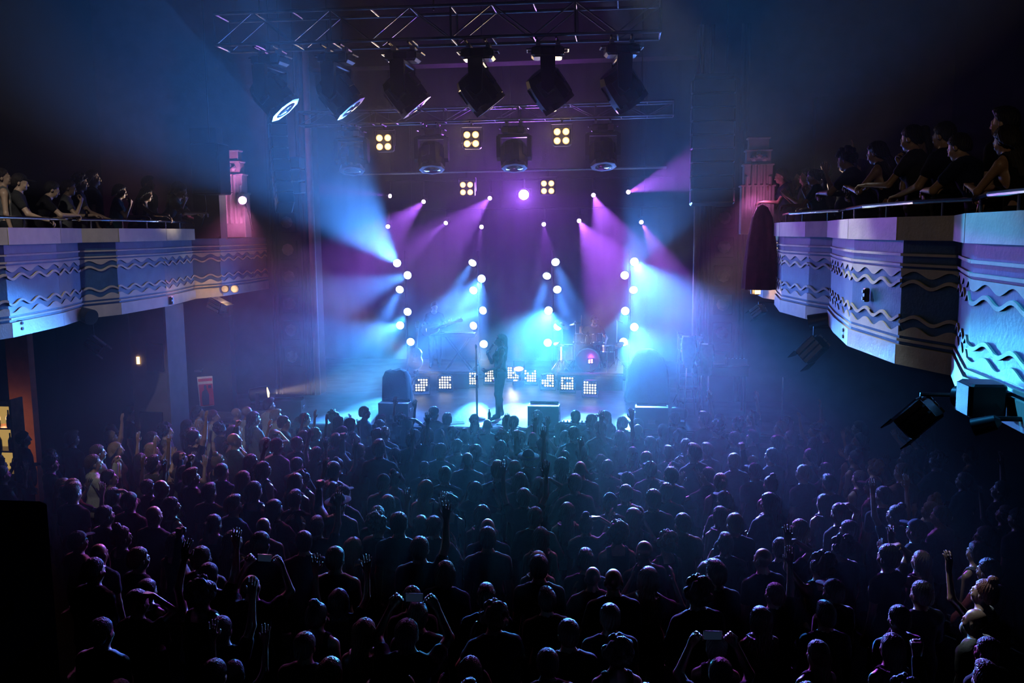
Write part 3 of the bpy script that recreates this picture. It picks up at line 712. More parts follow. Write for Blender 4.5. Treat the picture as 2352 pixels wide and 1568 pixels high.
# ================================================================== PEOPLE: smooth bodies meshed from joined tapered limbs
F4 = np.float32
def smin(a, b, k):
    h = np.clip(0.5 + 0.5 * (b - a) / k, 0, 1); return b * (1 - h) + a * h - k * h * (1 - h)
def smax(a, b, k): return -smin(-a, -b, k)
class Shape:
    def __init__(s): s.ops = []
    def add(s, f, lo, hi, k, sub=False): s.ops.append((f, np.array(lo, F4), np.array(hi, F4), k, sub)); return s
    def rc(s, a, b, r1, r2=None, k=0.03):
        r2 = r1 if r2 is None else r2
        a, b = np.array(a, F4), np.array(b, F4); ba = b - a; bb = float(ba @ ba) + 1e-9; m = max(r1, r2)
        def f(P):
            pa = P - a; t = np.clip(pa @ ba / bb, 0, 1)
            return np.linalg.norm(pa - t[:, None] * ba, axis=1) - (r1 + (r2 - r1) * t)
        return s.add(f, np.minimum(a, b) - m, np.maximum(a, b) + m, k)
    def el(s, c, r, k=0.03, R=None, sub=False):
        c = np.array(c, F4); r = np.array(r, F4); Rm = np.array(R if R is not None else np.eye(3), F4); m = float(r.max())
        def f(P):
            q = (P - c) @ Rm
            k0 = np.linalg.norm(q / r, axis=1); k1 = np.linalg.norm(q / (r * r), axis=1)
            return k0 * (k0 - 1) / np.maximum(k1, 1e-6)
        return s.add(f, c - m, c + m, k, sub)
    def ev(s, P, marg=0.12):
        d = np.full(len(P), 1.0, F4)
        for f, lo, hi, k, sub in s.ops:
            i = np.nonzero(((P > lo - marg) & (P < hi + marg)).all(1))[0]
            if not len(i): continue
            v = f(P[i]).astype(F4)
            d[i] = smax(d[i], -v, k) if sub else smin(d[i], v, k)
        return d
    def bounds(s):
        return np.min([o[1] for o in s.ops if not o[4]], 0), np.max([o[2] for o in s.ops if not o[4]], 0)
def polygonise(fn, lo, hi, h):
    """surface nets over a grid, evaluated finely only near the surface"""
    c = 4
    lo = np.array(lo, F4) - 3 * h; n = np.ceil((np.array(hi) + 3 * h - lo) / (h * c)).astype(int) + 1
    H = h * c
    g = np.stack(np.meshgrid(*[lo[i] + H * (np.arange(n[i]) + 0.5) - 0.5 * h for i in range(3)], indexing='ij'), -1).astype(F4)
    D = fn(g.reshape(-1, 3)).reshape(n)
    V = np.repeat(np.repeat(np.repeat(D, c, 0), c, 1), c, 2)
    near = np.abs(D) < H * 1.45
    idx = np.argwhere(near)
    off = np.stack(np.meshgrid(*[np.arange(c)] * 3, indexing='ij'), -1).reshape(-1, 3)
    fi = (idx[:, None, :] * c + off[None]).reshape(-1, 3)
    P = (lo + fi * h).astype(F4)
    V[fi[:, 0], fi[:, 1], fi[:, 2]] = fn(P)
    S = V < 0
    A = S[:-1, :-1, :-1].astype(np.int8)
    tot = A.copy()
    for o in ((1, 0, 0), (0, 1, 0), (0, 0, 1), (1, 1, 0), (1, 0, 1), (0, 1, 1), (1, 1, 1)):
        tot += S[o[0]:S.shape[0] - 1 + o[0], o[1]:S.shape[1] - 1 + o[1], o[2]:S.shape[2] - 1 + o[2]]
    act = np.argwhere((tot > 0) & (tot < 8))
    vid = np.full(tot.shape, -1, np.int32); vid[act[:, 0], act[:, 1], act[:, 2]] = np.arange(len(act))
    cor = [(0, 0, 0), (1, 0, 0), (0, 1, 0), (1, 1, 0), (0, 0, 1), (1, 0, 1), (0, 1, 1), (1, 1, 1)]
    cv = np.stack([V[act[:, 0] + o[0], act[:, 1] + o[1], act[:, 2] + o[2]] for o in cor], 1)
    acc = np.zeros((len(act), 3)); cnt = np.zeros(len(act))
    for i, j in ((0, 1), (2, 3), (4, 5), (6, 7), (0, 2), (1, 3), (4, 6), (5, 7), (0, 4), (1, 5), (2, 6), (3, 7)):
        x = (cv[:, i] < 0) != (cv[:, j] < 0)
        t = cv[x, i] / (cv[x, i] - cv[x, j])
        acc[x] += np.array(cor[i]) * (1 - t[:, None]) + np.array(cor[j]) * t[:, None]; cnt[x] += 1
    verts = lo + h * (act + acc / np.maximum(cnt, 1)[:, None])
    quads = []
    for ax in range(3):
        sl0 = [slice(1, -1)] * 3; sl1 = [slice(1, -1)] * 3
        sl0[ax] = slice(0, -1); sl1[ax] = slice(1, None)
        e = np.argwhere(S[tuple(sl0)] != S[tuple(sl1)])
        base = e.copy(); u, w = (ax + 1) % 3, (ax + 2) % 3
        base[:, u] += 1; base[:, w] += 1
        ins = S[base[:, 0], base[:, 1], base[:, 2]]
        q = []
        for du, dw in ((-1, -1), (0, -1), (0, 0), (-1, 0)):
            b = base.copy(); b[:, u] += du; b[:, w] += dw; q.append(vid[b[:, 0], b[:, 1], b[:, 2]])
        q = np.stack(q, 1); q[~ins] = q[~ins][:, ::-1]; quads.append(q)
    quads = np.concatenate(quads); quads = quads[(quads >= 0).all(1)]
    return verts, quads
def raw_mesh(name, verts, quads, mat):
    me = bpy.data.meshes.new(name)
    me.vertices.add(len(verts)); me.vertices.foreach_set('co', np.ascontiguousarray(verts, np.float32).ravel())
    me.loops.add(quads.size); me.loops.foreach_set('vertex_index', np.ascontiguousarray(quads, np.int32).ravel())
    me.polygons.add(len(quads)); me.polygons.foreach_set('loop_start', np.arange(0, quads.size, 4, dtype=np.int32))
    me.update(calc_edges=True); me.shade_smooth()
    me.materials.append(MATS[mat])
    return me
def nv(v): v = np.array(v, float); return v / np.linalg.norm(v)
def rx3(a): c, s = math.cos(a), math.sin(a); return np.array([[1, 0, 0], [0, c, -s], [0, s, c]])
def ry3(a): c, s = math.cos(a), math.sin(a); return np.array([[c, 0, s], [0, 1, 0], [-s, 0, c]])
def rz3(a): c, s = math.cos(a), math.sin(a); return np.array([[c, -s, 0], [s, c, 0], [0, 0, 1]])
def add_hand(S, w, d, n, handed, curl):
    d = nv(d); n = nv(np.array(n) - d * np.dot(n, d)); t = np.cross(d, n) * handed; w = np.array(w, float)
    for i in range(4):
        a = w + d * 0.012 + t * (0.018 - 0.012 * i); b = w + d * 0.085 + t * (0.032 - 0.0215 * i) - n * (0.004 if i in (0, 3) else 0)
        S.rc(a, b, 0.016, 0.0125, 0.012)
        ln = (0.044, 0.049, 0.046, 0.036)[i]; sp = (0.14, 0.04, -0.05, -0.15)[i] * (1 - curl)
        p = b; ang = 0.0; cu = curl * (0.9, 1, 1, 1.05)[i]
        for sgm, (f, da) in enumerate(((1.0, 1.25), (0.62, 1.55), (0.5, 0.9))):
            ang += cu * da + 0.06
            q = p + (d * math.cos(ang) + n * math.sin(ang) + t * sp) * ln * f
            S.rc(p, q, 0.0098 - 0.0008 * sgm, 0.0092 - 0.0008 * sgm, 0.006); p = q
    a = w + d * 0.03 + t * 0.022 + n * 0.006
    b = a + (d * 0.55 + t * 0.8 * (1 - 0.5 * curl) + n * (0.2 + 0.7 * curl)) * 0.045
    S.rc(a, b, 0.0155, 0.0115, 0.012)
    c = b + (d * 0.9 + t * (0.3 - 0.7 * curl) + n * 0.5 * curl) * 0.04
    S.rc(b, c, 0.0112, 0.0095, 0.006)
def add_head(S, Hm, k=0.02):
    """Hm maps canonical head points (crown at 1.735, looking along +y) to the pose"""
    R = Hm[:3, :3]
    def T(p): return R @ np.array(p, float) + Hm[:3, 3]
    S.el(T((0, -0.012, 1.645)), (0.075, 0.094, 0.088), 0.02, R)
    S.el(T((0, 0.03, 1.585)), (0.058, 0.062, 0.082), 0.03, R)
    S.el(T((0, 0.045, 1.545)), (0.046, 0.044, 0.038), 0.025, R)
    S.rc(T((-0.03, 0.086, 1.632)), T((0.03, 0.086, 1.632)), 0.013, None, 0.015)
    for s in (-1, 1):
        S.el(T((s * 0.031, 0.101, 1.611)), (0.016, 0.014, 0.010), 0.012, R, sub=True)
        S.el(T((s * 0.031, 0.089, 1.610)), (0.012, 0.011, 0.009), 0.004, R)
        S.el(T((s * 0.036, 0.072, 1.578)), (0.022, 0.02, 0.022), 0.02, R)
        S.el(T((s * 0.077, -0.012, 1.600)), (0.011, 0.022, 0.032), 0.008, R @ rz3(-s * 0.35))
    S.rc(T((0, 0.094, 1.618)), T((0, 0.112, 1.586)), 0.009, 0.013, 0.012)
    S.el(T((0, 0.102, 1.581)), (0.018, 0.012, 0.009), 0.008, R)
    S.rc(T((-0.017, 0.090, 1.556)), T((0.017, 0.090, 1.556)), 0.008, None, 0.007)
    S.rc(T((-0.013, 0.089, 1.546)), T((0.013, 0.089, 1.546)), 0.009, None, 0.007)
    S.el(T((0, 0.079, 1.527)), (0.021, 0.018, 0.016), 0.02, R)
def tmat(R, piv):
    M = np.eye(4); M[:3, :3] = R; M[:3, 3] = np.array(piv) - R @ np.array(piv); return M
TRS = {}
def build_person(name, arms, fem=False, lean=0.0, head=(0, 0, 0), sleeve=0.5, sit=False, hem=0.86, stout=0.0, feet=None, legs=True, fine=0.009):
    """returns meshes and the head matrix. arms: {+1: right, -1: left} -> (upper dir, fore dir, hand dir, palm normal, curl); +x is the person's right when facing +y"""
    sw = 0.158 if fem else 0.176; wa = (0.115 if fem else 0.135) + stout; ch = (0.142 if fem else 0.16) + stout * 0.6
    U = tmat(rx3(-lean), (0, 0, 0.96)); UR = U[:3, :3]
    hx, hy, hz_ = head                                    # nod down, turn, tilt
    Hm = U @ tmat(rz3(hy) @ rx3(-hx) @ ry3(hz_), (0, -0.005, 1.50))
    def T(p): return (UR @ np.array(p, float) + U[:3, 3])
    B = Shape(); top = Shape(); tr = Shape()
    def torso(S, g=0.0):
        S.el(T((0, 0, 1.08)), (wa + g, 0.098 + g + stout, 0.16 + g), 0.06, UR)
        S.el(T((0, 0, 1.27)), (ch + g, 0.104 + g, 0.18 + g), 0.06, UR)
        if fem:
            for s in (-1, 1): S.el(T((s * 0.065, 0.085, 1.27)), (0.055 + g, 0.045 + g, 0.055 + g), 0.03, UR)
        for s in (-1, 1): S.rc(T((s * 0.03, -0.012, 1.415)), T((s * (sw - 0.02), -0.012, 1.375)), 0.062 + g, 0.052 + g, 0.05)
        for s in (-1, 1): S.rc(T((s * 0.10, -0.02, 1.425)), T((0, -0.018, 1.485)), 0.038 + g * 0.7, 0.042, 0.04)
    def pelvis(S, g=0.0):
        S.el((0, 0, 0.95), ((0.158 if fem else 0.15) + g + stout * 0.5, 0.108 + g, 0.125 + g), 0.05)
    torso(B); pelvis(B)
    B.rc(T((0, -0.018, 1.44)), T((0, 0.0, 1.50)), 0.053 if not fem else 0.046, 0.05 if not fem else 0.045, 0.03)
    hb = Hm[:3, :3] @ np.array((0, 0.005, 1.575)) + Hm[:3, 3]
    B.rc(T((0, -0.005, 1.49)), hb, 0.05 if not fem else 0.045, 0.05 if not fem else 0.046, 0.02)
    add_head(B, Hm)
    torso(top, 0.014)
    top.el((0, 0, 0.93), ((0.168 if fem else 0.162) + 0.028 + stout * 0.5, 0.148, 0.19), 0.07)
    wr = {}
    for s, (ud, fd, hd, pn, curl) in arms.items():
        sh = T((s * sw, -0.012, 1.375)); el_ = sh + nv(ud) * 0.285; wrp = el_ + nv(fd) * 0.245
        ra = 0.044 if fem else 0.052
        B.rc(sh, el_, ra, ra * 0.76, 0.035); B.rc(el_, wrp, ra * 0.78, 0.027 if not fem else 0.024, 0.02)
        add_hand(B, wrp, hd, pn, s, curl)
        wr[s] = (wrp, nv(hd), np.array(pn, float))
        if sleeve > 0:
            e = sh + nv(ud) * 0.285 * min(1, sleeve)
            top.rc(sh, e, ra + 0.018, ra * (0.8 if sleeve < 1 else 0.8) + 0.020, 0.035)
            if sleeve > 1: top.rc(el_, el_ + nv(fd) * 0.22, ra * 0.8 + 0.016, 0.027 + 0.014, 0.02)
    lg = feet or {s: ((s * 0.10, 0.015, 0.50), (s * 0.105, -0.02, 0.09), (s * 0.12, 0.13, 0.035)) for s in (-1, 1)}
    for s, (kn, an, toe) in lg.items():
        for S, g in ((B, 0.0), (tr, 0.014)):
            S.rc((s * 0.088, 0, 0.92), kn, 0.083 + g, 0.054 + g, 0.03); S.rc(kn, an, 0.053 + g, 0.036 + g, 0.02)
            mid = np.array(kn) * 0.68 + np.array(an) * 0.32 + np.array((0, -0.02, 0)); S.rc(kn, mid, 0.05 + g, 0.055 + g, 0.03)
            S.rc(an, toe, 0.040 + g * 0.6, 0.030 + g * 0.5, 0.02)
    pelvis(tr, 0.013)
    lo, hi = B.bounds(); v, q = polygonise(B.ev, lo, hi, fine)
    body = raw_mesh(name, v, q, 'skin')
    nc = T((0, 0.02, 1.50)); iU = np.linalg.inv(U)
    def top_f(P):
        d = top.ev(P)
        Q = P @ iU[:3, :3].T.astype(F4) + iU[:3, 3].astype(F4)
        d = d + 0.0025 * np.sin(Q[:, 2] * 45 + 2.2 * np.sin(Q[:, 0] * 21) + 1.7 * np.sin(Q[:, 1] * 17)) * np.clip((1.35 - Q[:, 2]) * 6, 0.15, 1)
        d = np.maximum(d, hem - Q[:, 2]); d = np.maximum(d, 0.088 - np.linalg.norm(P - nc.astype(F4), axis=1))
        if sleeve <= 0:
            d = np.maximum(d, np.abs(Q[:, 0]) - (sw - 0.035))
            d = np.maximum(d, np.where(np.abs(Q[:, 0]) < 0.075, Q[:, 2] - 1.40, -1))
        return d.astype(F4)
    lo, hi = top.bounds(); v, q = polygonise(top_f, lo, hi, 0.0115)
    tm = raw_mesh(name + '_top', v, q, 'cloth')
    def tr_f(P):
        d = tr.ev(P); d = d + 0.002 * np.sin(P[:, 2] * 40 + 3 * np.sin(P[:, 0] * 30)); return np.maximum(d, P[:, 2] - 1.0).astype(F4)
    key = (fem, stout, feet is None)
    if key in TRS and feet is None: trm = TRS[key]
    else:
        lo, hi = tr.bounds(); v, q = polygonise(tr_f, lo, hi, 0.0145)
        trm = TRS[key] = raw_mesh('trousers', v, q, 'denim')
    return dict(body=body, top=tm, trousers=trm, head=Hm, wrist=wr, fem=fem)

# hair and hats, in the canonical head frame
def hair_mesh(kind):
    S = Shape()
    S.el((0, -0.018, 1.655), (0.090, 0.108, 0.099), 0.02); S.el((0, -0.06, 1.60), (0.074, 0.065, 0.075), 0.03)
    def cut(P):                                        # keep the face clear
        f = (P[:, 1] - 0.052) * 0.86 - (P[:, 2] - 1.672) * 0.80
        side = np.maximum(P[:, 1] - 0.012, 1.0 * (P[:, 2] - 1.70)) * 0 + f
        return side
    low = 1.545; h = 0.0075; ridge = 0.0042; rf = 30
    if kind == 'short': pass
    if kind == 'quiff':
        S.el((0, 0.03, 1.725), (0.06, 0.07, 0.034), 0.03); ridge = 0.004
    if kind == 'bob':
        for s in (-1, 1): S.rc((s * 0.07, -0.03, 1.64), (s * 0.078, -0.02, 1.52), 0.036, 0.034, 0.03)
        S.rc((0, -0.075, 1.63), (0, -0.085, 1.52), 0.055, 0.05, 0.04); S.rc((-0.05, -0.075, 1.54), (0.05, -0.075, 1.54), 0.045, None, 0.03); low = 1.49
    if kind in ('long', 'wavy'):
        for s in (-1, 1):
            S.rc((s * 0.068, -0.035, 1.66), (s * 0.085, -0.05, 1.50), 0.036, 0.036, 0.03); S.rc((s * 0.085, -0.05, 1.50), (s * 0.095, -0.095, 1.33), 0.036, 0.02, 0.03)
        S.rc((0, -0.07, 1.64), (0, -0.10, 1.48), 0.062, 0.062, 0.04); S.rc((-0.045, -0.105, 1.46), (-0.055, -0.125, 1.24), 0.054, 0.034, 0.03); S.rc((0.045, -0.105, 1.46), (0.055, -0.125, 1.23), 0.054, 0.034, 0.03); S.rc((0, -0.11, 1.46), (0, -0.13, 1.22), 0.05, 0.04, 0.03)
        low = 1.1; ridge = 0.004 if kind == 'long' else 0.007
    if kind == 'ponytail':
        S.rc((0, -0.10, 1.68), (0, -0.155, 1.66), 0.028, 0.032, 0.01); S.rc((0, -0.155, 1.66), (0, -0.165, 1.48), 0.036, 0.03, 0.02); S.rc((0, -0.165, 1.48), (0, -0.15, 1.36), 0.03, 0.012, 0.02)
        low = 1.2
    if kind == 'bun':
        S.el((0, -0.055, 1.765), (0.048, 0.048, 0.042), 0.012)
    if kind == 'curly':
        rr = random.Random(4)
        for i in range(46):
            a = rr.uniform(0, 6.283); z = rr.uniform(-0.55, 1)
            r = math.sqrt(max(0, 1 - z * z)); p = np.array((r * math.cos(a) * 0.1, -0.03 + r * math.sin(a) * 0.105, 1.66 + z * 0.11))
            S.el(p, (0.033, 0.033, 0.033), 0.012)
        low = 1.50; ridge = 0.005; rf = 21
    if kind == 'cap':
        S = Shape(); S.el((0, -0.012, 1.668), (0.086, 0.104, 0.088), 0.02); low = 1.655; ridge = 0.0
        S.el((0, 0.125, 1.672), (0.066, 0.085, 0.010), 0.008)
        S.el((0, -0.012, 1.757), (0.012, 0.012, 0.008), 0.004)
    if kind == 'brim':
        S = Shape(); S.el((0, -0.01, 1.69), (0.088, 0.104, 0.088), 0.02); S.el((0, -0.01, 1.672), (0.165, 0.185, 0.011), 0.01); low = 1.655; ridge = 0
    if kind == 'beanie':
        S = Shape(); S.el((0, -0.014, 1.668), (0.088, 0.106, 0.100), 0.02); low = 1.625; ridge = 0.002; rf = 60
    hat = kind in ('cap', 'brim', 'beanie')
    def fn(P):
        d = S.ev(P)
        if ridge:
            ang = np.arctan2(P[:, 0], -P[:, 1] - 0.02)
            d = d + ridge * np.sin(ang * rf + 5 * np.sin(P[:, 2] * 14 + ang * 2)) * np.sin(P[:, 2] * (30 if kind in ('wavy', 'curly') else 4) + 1)
        d = np.maximum(d, low - P[:, 2])
        if not hat:
            m = np.where(P[:, 2] > 1.47, cut(P), -1.0); d = np.maximum(d, m)
        return d.astype(F4)
    lo, hi = S.bounds()
    v, q = polygonise(fn, lo, hi, h)
    return raw_mesh(kind + '_hair', v, q, 'cloth' if hat else 'hair')
HAIR = {k: hair_mesh(k) for k in ('short', 'quiff', 'bob', 'long', 'wavy', 'ponytail', 'bun', 'curly', 'cap', 'brim', 'beanie')}
HATS = {'cap', 'brim', 'beanie'}
def rest(s): return ((s * 0.16, 0.0, -1), (s * 0.06, 0.22, -1), (0, 0.15, -1), (-s, 0.15, 0), 0.35)
def up_open(s, x=0.25, y=0.25): return ((s * x, y, 1), (s * 0.02, 0.15, 1), (0, 0.05, 1), (0, 1, 0), 0.08)
P_ = {}
P_['relaxed_m'] = build_person('person_relaxed', {1: rest(1), -1: rest(-1)}, hem=0.84, head=(0.02, 0.06, 0))
P_['relaxed_f'] = build_person('person_relaxed', {1: rest(1), -1: rest(-1)}, fem=True, sleeve=0.0, head=(-0.03, -0.12, 0.05))
P_['stout_m'] = build_person('person_stout', {1: rest(1), -1: ((-0.3, 0.2, -1), (0.5, 0.7, 0.1), (0.9, 0.3, 0.1), (0, -0.2, 1), 0.4)}, stout=0.035, hem=0.82, sleeve=0.7)
P_['clap_m'] = build_person('person_clapping', {1: ((0.35, 0.5, -0.8), (-0.55, 0.7, 0.55), (-0.25, 0.55, 0.8), (-1, 0, 0), 0.1), -1: ((-0.35, 0.5, -0.8), (0.55, 0.7, 0.55), (0.25, 0.55, 0.8), (1, 0, 0), 0.1)}, head=(-0.05, 0, 0))
P_['clap_f'] = build_person('person_clapping', {1: ((0.45, 0.6, -0.3), (-0.45, 0.35, 0.95), (-0.2, 0.2, 0.95), (-1, 0, 0), 0.05), -1: ((-0.45, 0.6, -0.3), (0.45, 0.35, 0.95), (0.2, 0.2, 0.95), (1, 0, 0), 0.05)}, fem=True, sleeve=0.45, head=(-0.08, 0.1, 0.05))
P_['raise_m'] = build_person('person_arm_up', {1: up_open(1), -1: rest(-1)}, head=(-0.12, 0.1, 0.0))
P_['raise_f'] = build_person('person_arm_up', {1: rest(1), -1: ((-0.45, 0.45, 0.75), (0.15, 0.25, 0.95), (0.1, 0.1, 1), (0.2, 1, 0), 0.15)}, fem=True, sleeve=0.0, head=(-0.1, 0, 0.08))
P_['fist_m'] = build_person('person_fist_up', {1: rest(1), -1: ((-0.6, 0.5, 0.35), (-0.05, 0.2, 1), (0, 0.1, 1), (0.3, 1, 0), 0.95)}, sleeve=1.2, head=(-0.1, -0.1, 0))
P_['phone_m'] = build_person('person_with_phone', {1: ((0.35, 0.75, 0.35), (-0.42, 0.25, 0.9), (-0.55, 0.2, 0.7), (-0.2, -1, 0.2), 0.55), -1: ((-0.35, 0.75, 0.35), (0.42, 0.25, 0.9), (0.55, 0.2, 0.7), (0.2, -1, 0.2), 0.55)}, head=(-0.1, 0, 0))
P_['both_f'] = build_person('person_arms_up', {1: up_open(1, 0.45, 0.2), -1: up_open(-1, 0.35, 0.3)}, fem=True, sleeve=0.45, head=(-0.15, 0.05, 0))
P_['hand_head_f'] = build_person('person_hand_on_head', {1: ((0.75, 0.25, 0.7), (-0.75, -0.15, 0.55), (-0.9, -0.1, 0.1), (-0.1, -0.1, -1), 0.25), -1: rest(-1)}, fem=True, sleeve=0.45, head=(0.02, -0.1, 0))
P_['crossed_m'] = build_person('person_arms_crossed', {1: ((0.35, 0.35, -0.9), (-0.95, 0.4, 0.15), (-0.95, 0.1, 0.2), (0, -1, 0.1), 0.3), -1: ((-0.35, 0.4, -0.9), (0.95, 0.45, 0.1), (0.95, 0.1, 0.2), (0, -1, 0.1), 0.3)}, sleeve=1.2, hem=0.84)
# people along the balcony rails
P_['lean_m'] = build_person('person_leaning', {1: ((0.18, 0.75, -0.75), (-0.55, 0.8, 0.0), (-0.7, 0.6, -0.1), (0, 0, -1), 0.5), -1: ((-0.18, 0.75, -0.75), (0.55, 0.8, 0.05), (0.7, 0.6, -0.1), (0, 0, -1), 0.5)}, lean=0.50, head=(-0.10, 0.1, 0))
P_['lean_f'] = build_person('person_leaning', {1: ((0.25, 0.8, -0.55), (-0.1, 1.0, -0.1), (0, 0.8, -0.6), (0, 0, -1), 0.4), -1: ((-0.2, 0.6, -0.8), (0.5, 0.8, 0.25), (0.6, 0.6, 0.2), (0, 0, -1), 0.5)}, fem=True, lean=0.36, sleeve=0.0, head=(-0.02, 0.0, 0))
P_['rail_m'] = build_person('person_at_rail', {1: ((0.2, 0.5, -0.85), (-0.1, 0.9, -0.35), (0, 1, -0.3), (0, 0, -1), 0.5), -1: ((-0.2, 0.45, -0.9), (0.1, 0.9, -0.3), (0, 1, -0.3), (0, 0, -1), 0.5)}, lean=0.12, head=(0.06, 0, 0))
P_['rail_f'] = build_person('person_hand_at_face', {1: ((0.2, 0.55, -0.8), (-0.35, 0.35, 0.95), (-0.3, 0.2, 0.9), (-0.3, -1, 0), 0.6), -1: ((-0.25, 0.55, -0.8), (0.1, 1.0, 0.05), (0.1, 1, -0.1), (0, 0, -1), 0.4)}, fem=True, lean=0.2, sleeve=0.45, head=(0.05, 0, 0))

SKIN = [(0.50, 0.30, 0.21), (0.58, 0.37, 0.27), (0.36, 0.20, 0.13), (0.62, 0.42, 0.32), (0.16, 0.085, 0.055)]
HCOL = {'black': (0.010, 0.008, 0.008), 'dark': (0.022, 0.014, 0.010), 'brown': (0.06, 0.032, 0.016), 'blond': (0.34, 0.22, 0.10), 'grey': (0.25, 0.24, 0.23), 'red': (0.16, 0.045, 0.02)}
TCOL = {'black': (0.012, 0.012, 0.014), 'charcoal': (0.04, 0.04, 0.045), 'grey': (0.14, 0.14, 0.15), 'white': (0.62, 0.62, 0.62), 'navy': (0.02, 0.03, 0.08), 'plaid': (0.12, 0.05, 0.05), 'maroon': (0.09, 0.015, 0.02), 'teal': (0.03, 0.12, 0.14), 'tan': (0.3, 0.22, 0.14), 'olive': (0.06, 0.07, 0.03)}
def m4(M): return Matrix([list(map(float, r)) for r in M])
def place_person(pose, loc, yaw, scale, hair, hcol, tcol, label, group, skin=None, pant=(0.02, 0.022, 0.03), name='person'):
    pr = P_[pose]
    o = bpy.data.objects.new(name, pr['body']); COL.objects.link(o)
    o.matrix_world = Matrix.Translation(Vector(loc)) @ Matrix.Rotation(yaw, 4, 'Z') @ Matrix.Scale(scale, 4)
    o.color = (*(skin or SKIN[0]), 1)
    tag(o, label, 'person', group)
    for nm, me, c in (('shirt', pr['top'], tcol), ('trousers', pr['trousers'], pant)):
        ch = link(nm, me, o); ch.color = (*c, 1)
    if hair:
        ch = link('hat' if hair in HATS else 'hair', HAIR[hair], o); ch.matrix_local = m4(pr['head']); ch.color = (*hcol, 1)
        if hair in HATS:
            ch2 = link('hair', HAIR['short'], o); ch2.matrix_local = m4(pr['head']); ch2.color = (*HCOL['dark'], 1)
    return o

# ================================================================== STAGE EQUIPMENT
SZ = STAGE_Z
def riser(px0, px1, y0, y1, h, label):
    a, b = aty(px0, 860, y0), aty(px1, 860, y0)
    t = thing('riser', label, 'platform', ((a.x + b.x) / 2, (y0 + y1) / 2, SZ))
    w, d = b.x - a.x, y1 - y0
    MB().box((0, 0, h - 0.03), (w, d, 0.06), bevel=0.01).build('deck', 'stage_paint', t)
    MB().box((0, -d / 2 + 0.03, (h - 0.06) / 2), (w - 0.04, 0.03, h - 0.06)).build('skirt', 'black_cloth', t)
    for sx in (-1, 1):
        for sy in (-1, 1): MB().tube((sx * (w / 2 - 0.08), sy * (d / 2 - 0.1), 0), (sx * (w / 2 - 0.08), sy * (d / 2 - 0.1), h - 0.05), 0.025, n=8).build('leg', 'aluminium', t)
    return SZ + h
RZ = riser(1278, 1432, 20.35, 21.75, 0.42, 'low black platform carrying the drum kit')
RZ2 = riser(950, 1078, 20.35, 21.75, 0.42, 'low black platform under the guitarist and keyboard')

def wedge(px, py, Y, label, rz=0.0, s=1.0):
    c = aty(px, py, Y)
    t = thing('wedge_monitor', label, 'speaker', (c.x, Y, SZ), rotz(rz), group='wedge monitors along the stage lip')
    w, d, h = 0.62 * s, 0.46 * s, 0.40 * s
    poly = [(-d / 2, 0), (d / 2, 0), (d / 2, h * 0.42), (d * 0.12, h), (-d / 2, h)]      # local x = into the stage
    M = Matrix(((0, 0, 1), (1, 0, 0), (0, 1, 0)))
    MB().prism(poly, w, M, (-w / 2, 0, 0)).build('cabinet', 'black_plastic', t)
    g = Vector((0, (d * 0.12 + d / 2) / 2, (h + h * 0.42) / 2))
    n = Vector((0, h * 0.58, d * 0.38)).normalized()
    MB().box(g + n * 0.008, (w * 0.92, 0.016, 0.38 * s), mat_frame(n) @ Matrix(((1, 0, 0), (0, 0, 1), (0, 1, 0)))).build('grille', 'speaker_grille', t)
    for k in (-1, 1): MB().box((k * (w / 2 + 0.004), -d * 0.1, h * 0.6), (0.01, 0.16, 0.06), bevel=0.004).build('handle', 'grey_plastic', t)
    MB().box((0, -d / 2 - 0.004, h * 0.3), (0.14, 0.01, 0.08)).build('socket_plate', 'grey_plastic', t)
wedge(665, 950, 16.75, 'dark wedge monitor at the lip end near the foot light under the array', 0.1, 1.0)
wedge(910, 950, 16.72, 'blue-lit wedge monitor between the foot light end and the singer', 0.0, 0.98)
wedge(1250, 955, 16.72, 'wedge monitor with a pink top edge beside the effects pedal', 0.0, 0.98)
wedge(1496, 955, 16.72, 'wedge monitor with a bright cyan top edge near the far foot light', 0.0, 1.0)

# singer's stand, bottle, set list, pedal board, cables
c = atz(1096, 962, SZ)
t = thing('microphone_stand', 'straight chrome microphone stand with round base in front of the singer', 'microphone stand', (c.x, c.y, SZ))
MB().lathe([(0.17, 0), (0.17, 0.02), (0.15, 0.035), (0.03, 0.05), (0.02, 0.07)], n=24).build('base', 'black_metal', t, True)
MB().tube((0, 0, 0.04), (0, 0, 0.86), 0.021, n=10).build('lower_pole', 'stand_warm_lit', t, True)
MB().tube((0, 0, 0.82), (0, 0, 1.46), 0.015, n=10).build('upper_pole', 'stand_warm_lit', t, True)
MB().tube((0, 0, 0.80), (0, 0, 0.90), 0.028, n=10).build('clutch', 'black_plastic', t, True)
MB().path([(0, 0, 1.45), (0, -0.02, 1.49), (0.0, -0.05, 1.51)], 0.018).build('clip', 'black_plastic', t)
c = atz(1124, 966, SZ)
t = thing('water_bottle', 'small plastic bottle standing by the singer at the lip', 'bottle', (c.x, c.y, SZ))
MB().lathe([(0.032, 0), (0.035, 0.02), (0.035, 0.15), (0.014, 0.2), (0.013, 0.22)], n=14).build('body', 'glass_dark', t, True)
MB().lathe([(0.016, 0.215), (0.016, 0.24)], n=12).build('cap', 'poster_red', t)
c = atz(1042, 972, SZ)
o = MB().box((0, 0, 0), (0.40, 0.26, 0.004), rotz(0.25)).build('set_list', 'paper'); o.location = (c.x, c.y + 0.05, SZ + 0.004)
tag(o, 'white paper set list lying flat on the stage near the microphone stand', 'paper')
c = atz(1320, 980, SZ)
t = thing('effects_pedal', 'black effects pedal board with a pink-lit front beside a wedge monitor', 'pedal', (c.x, c.y + 0.05, SZ))
MB().box((0, 0, 0.05), (0.52, 0.22, 0.10), bevel=0.015).build('case', 'black_plastic', t)
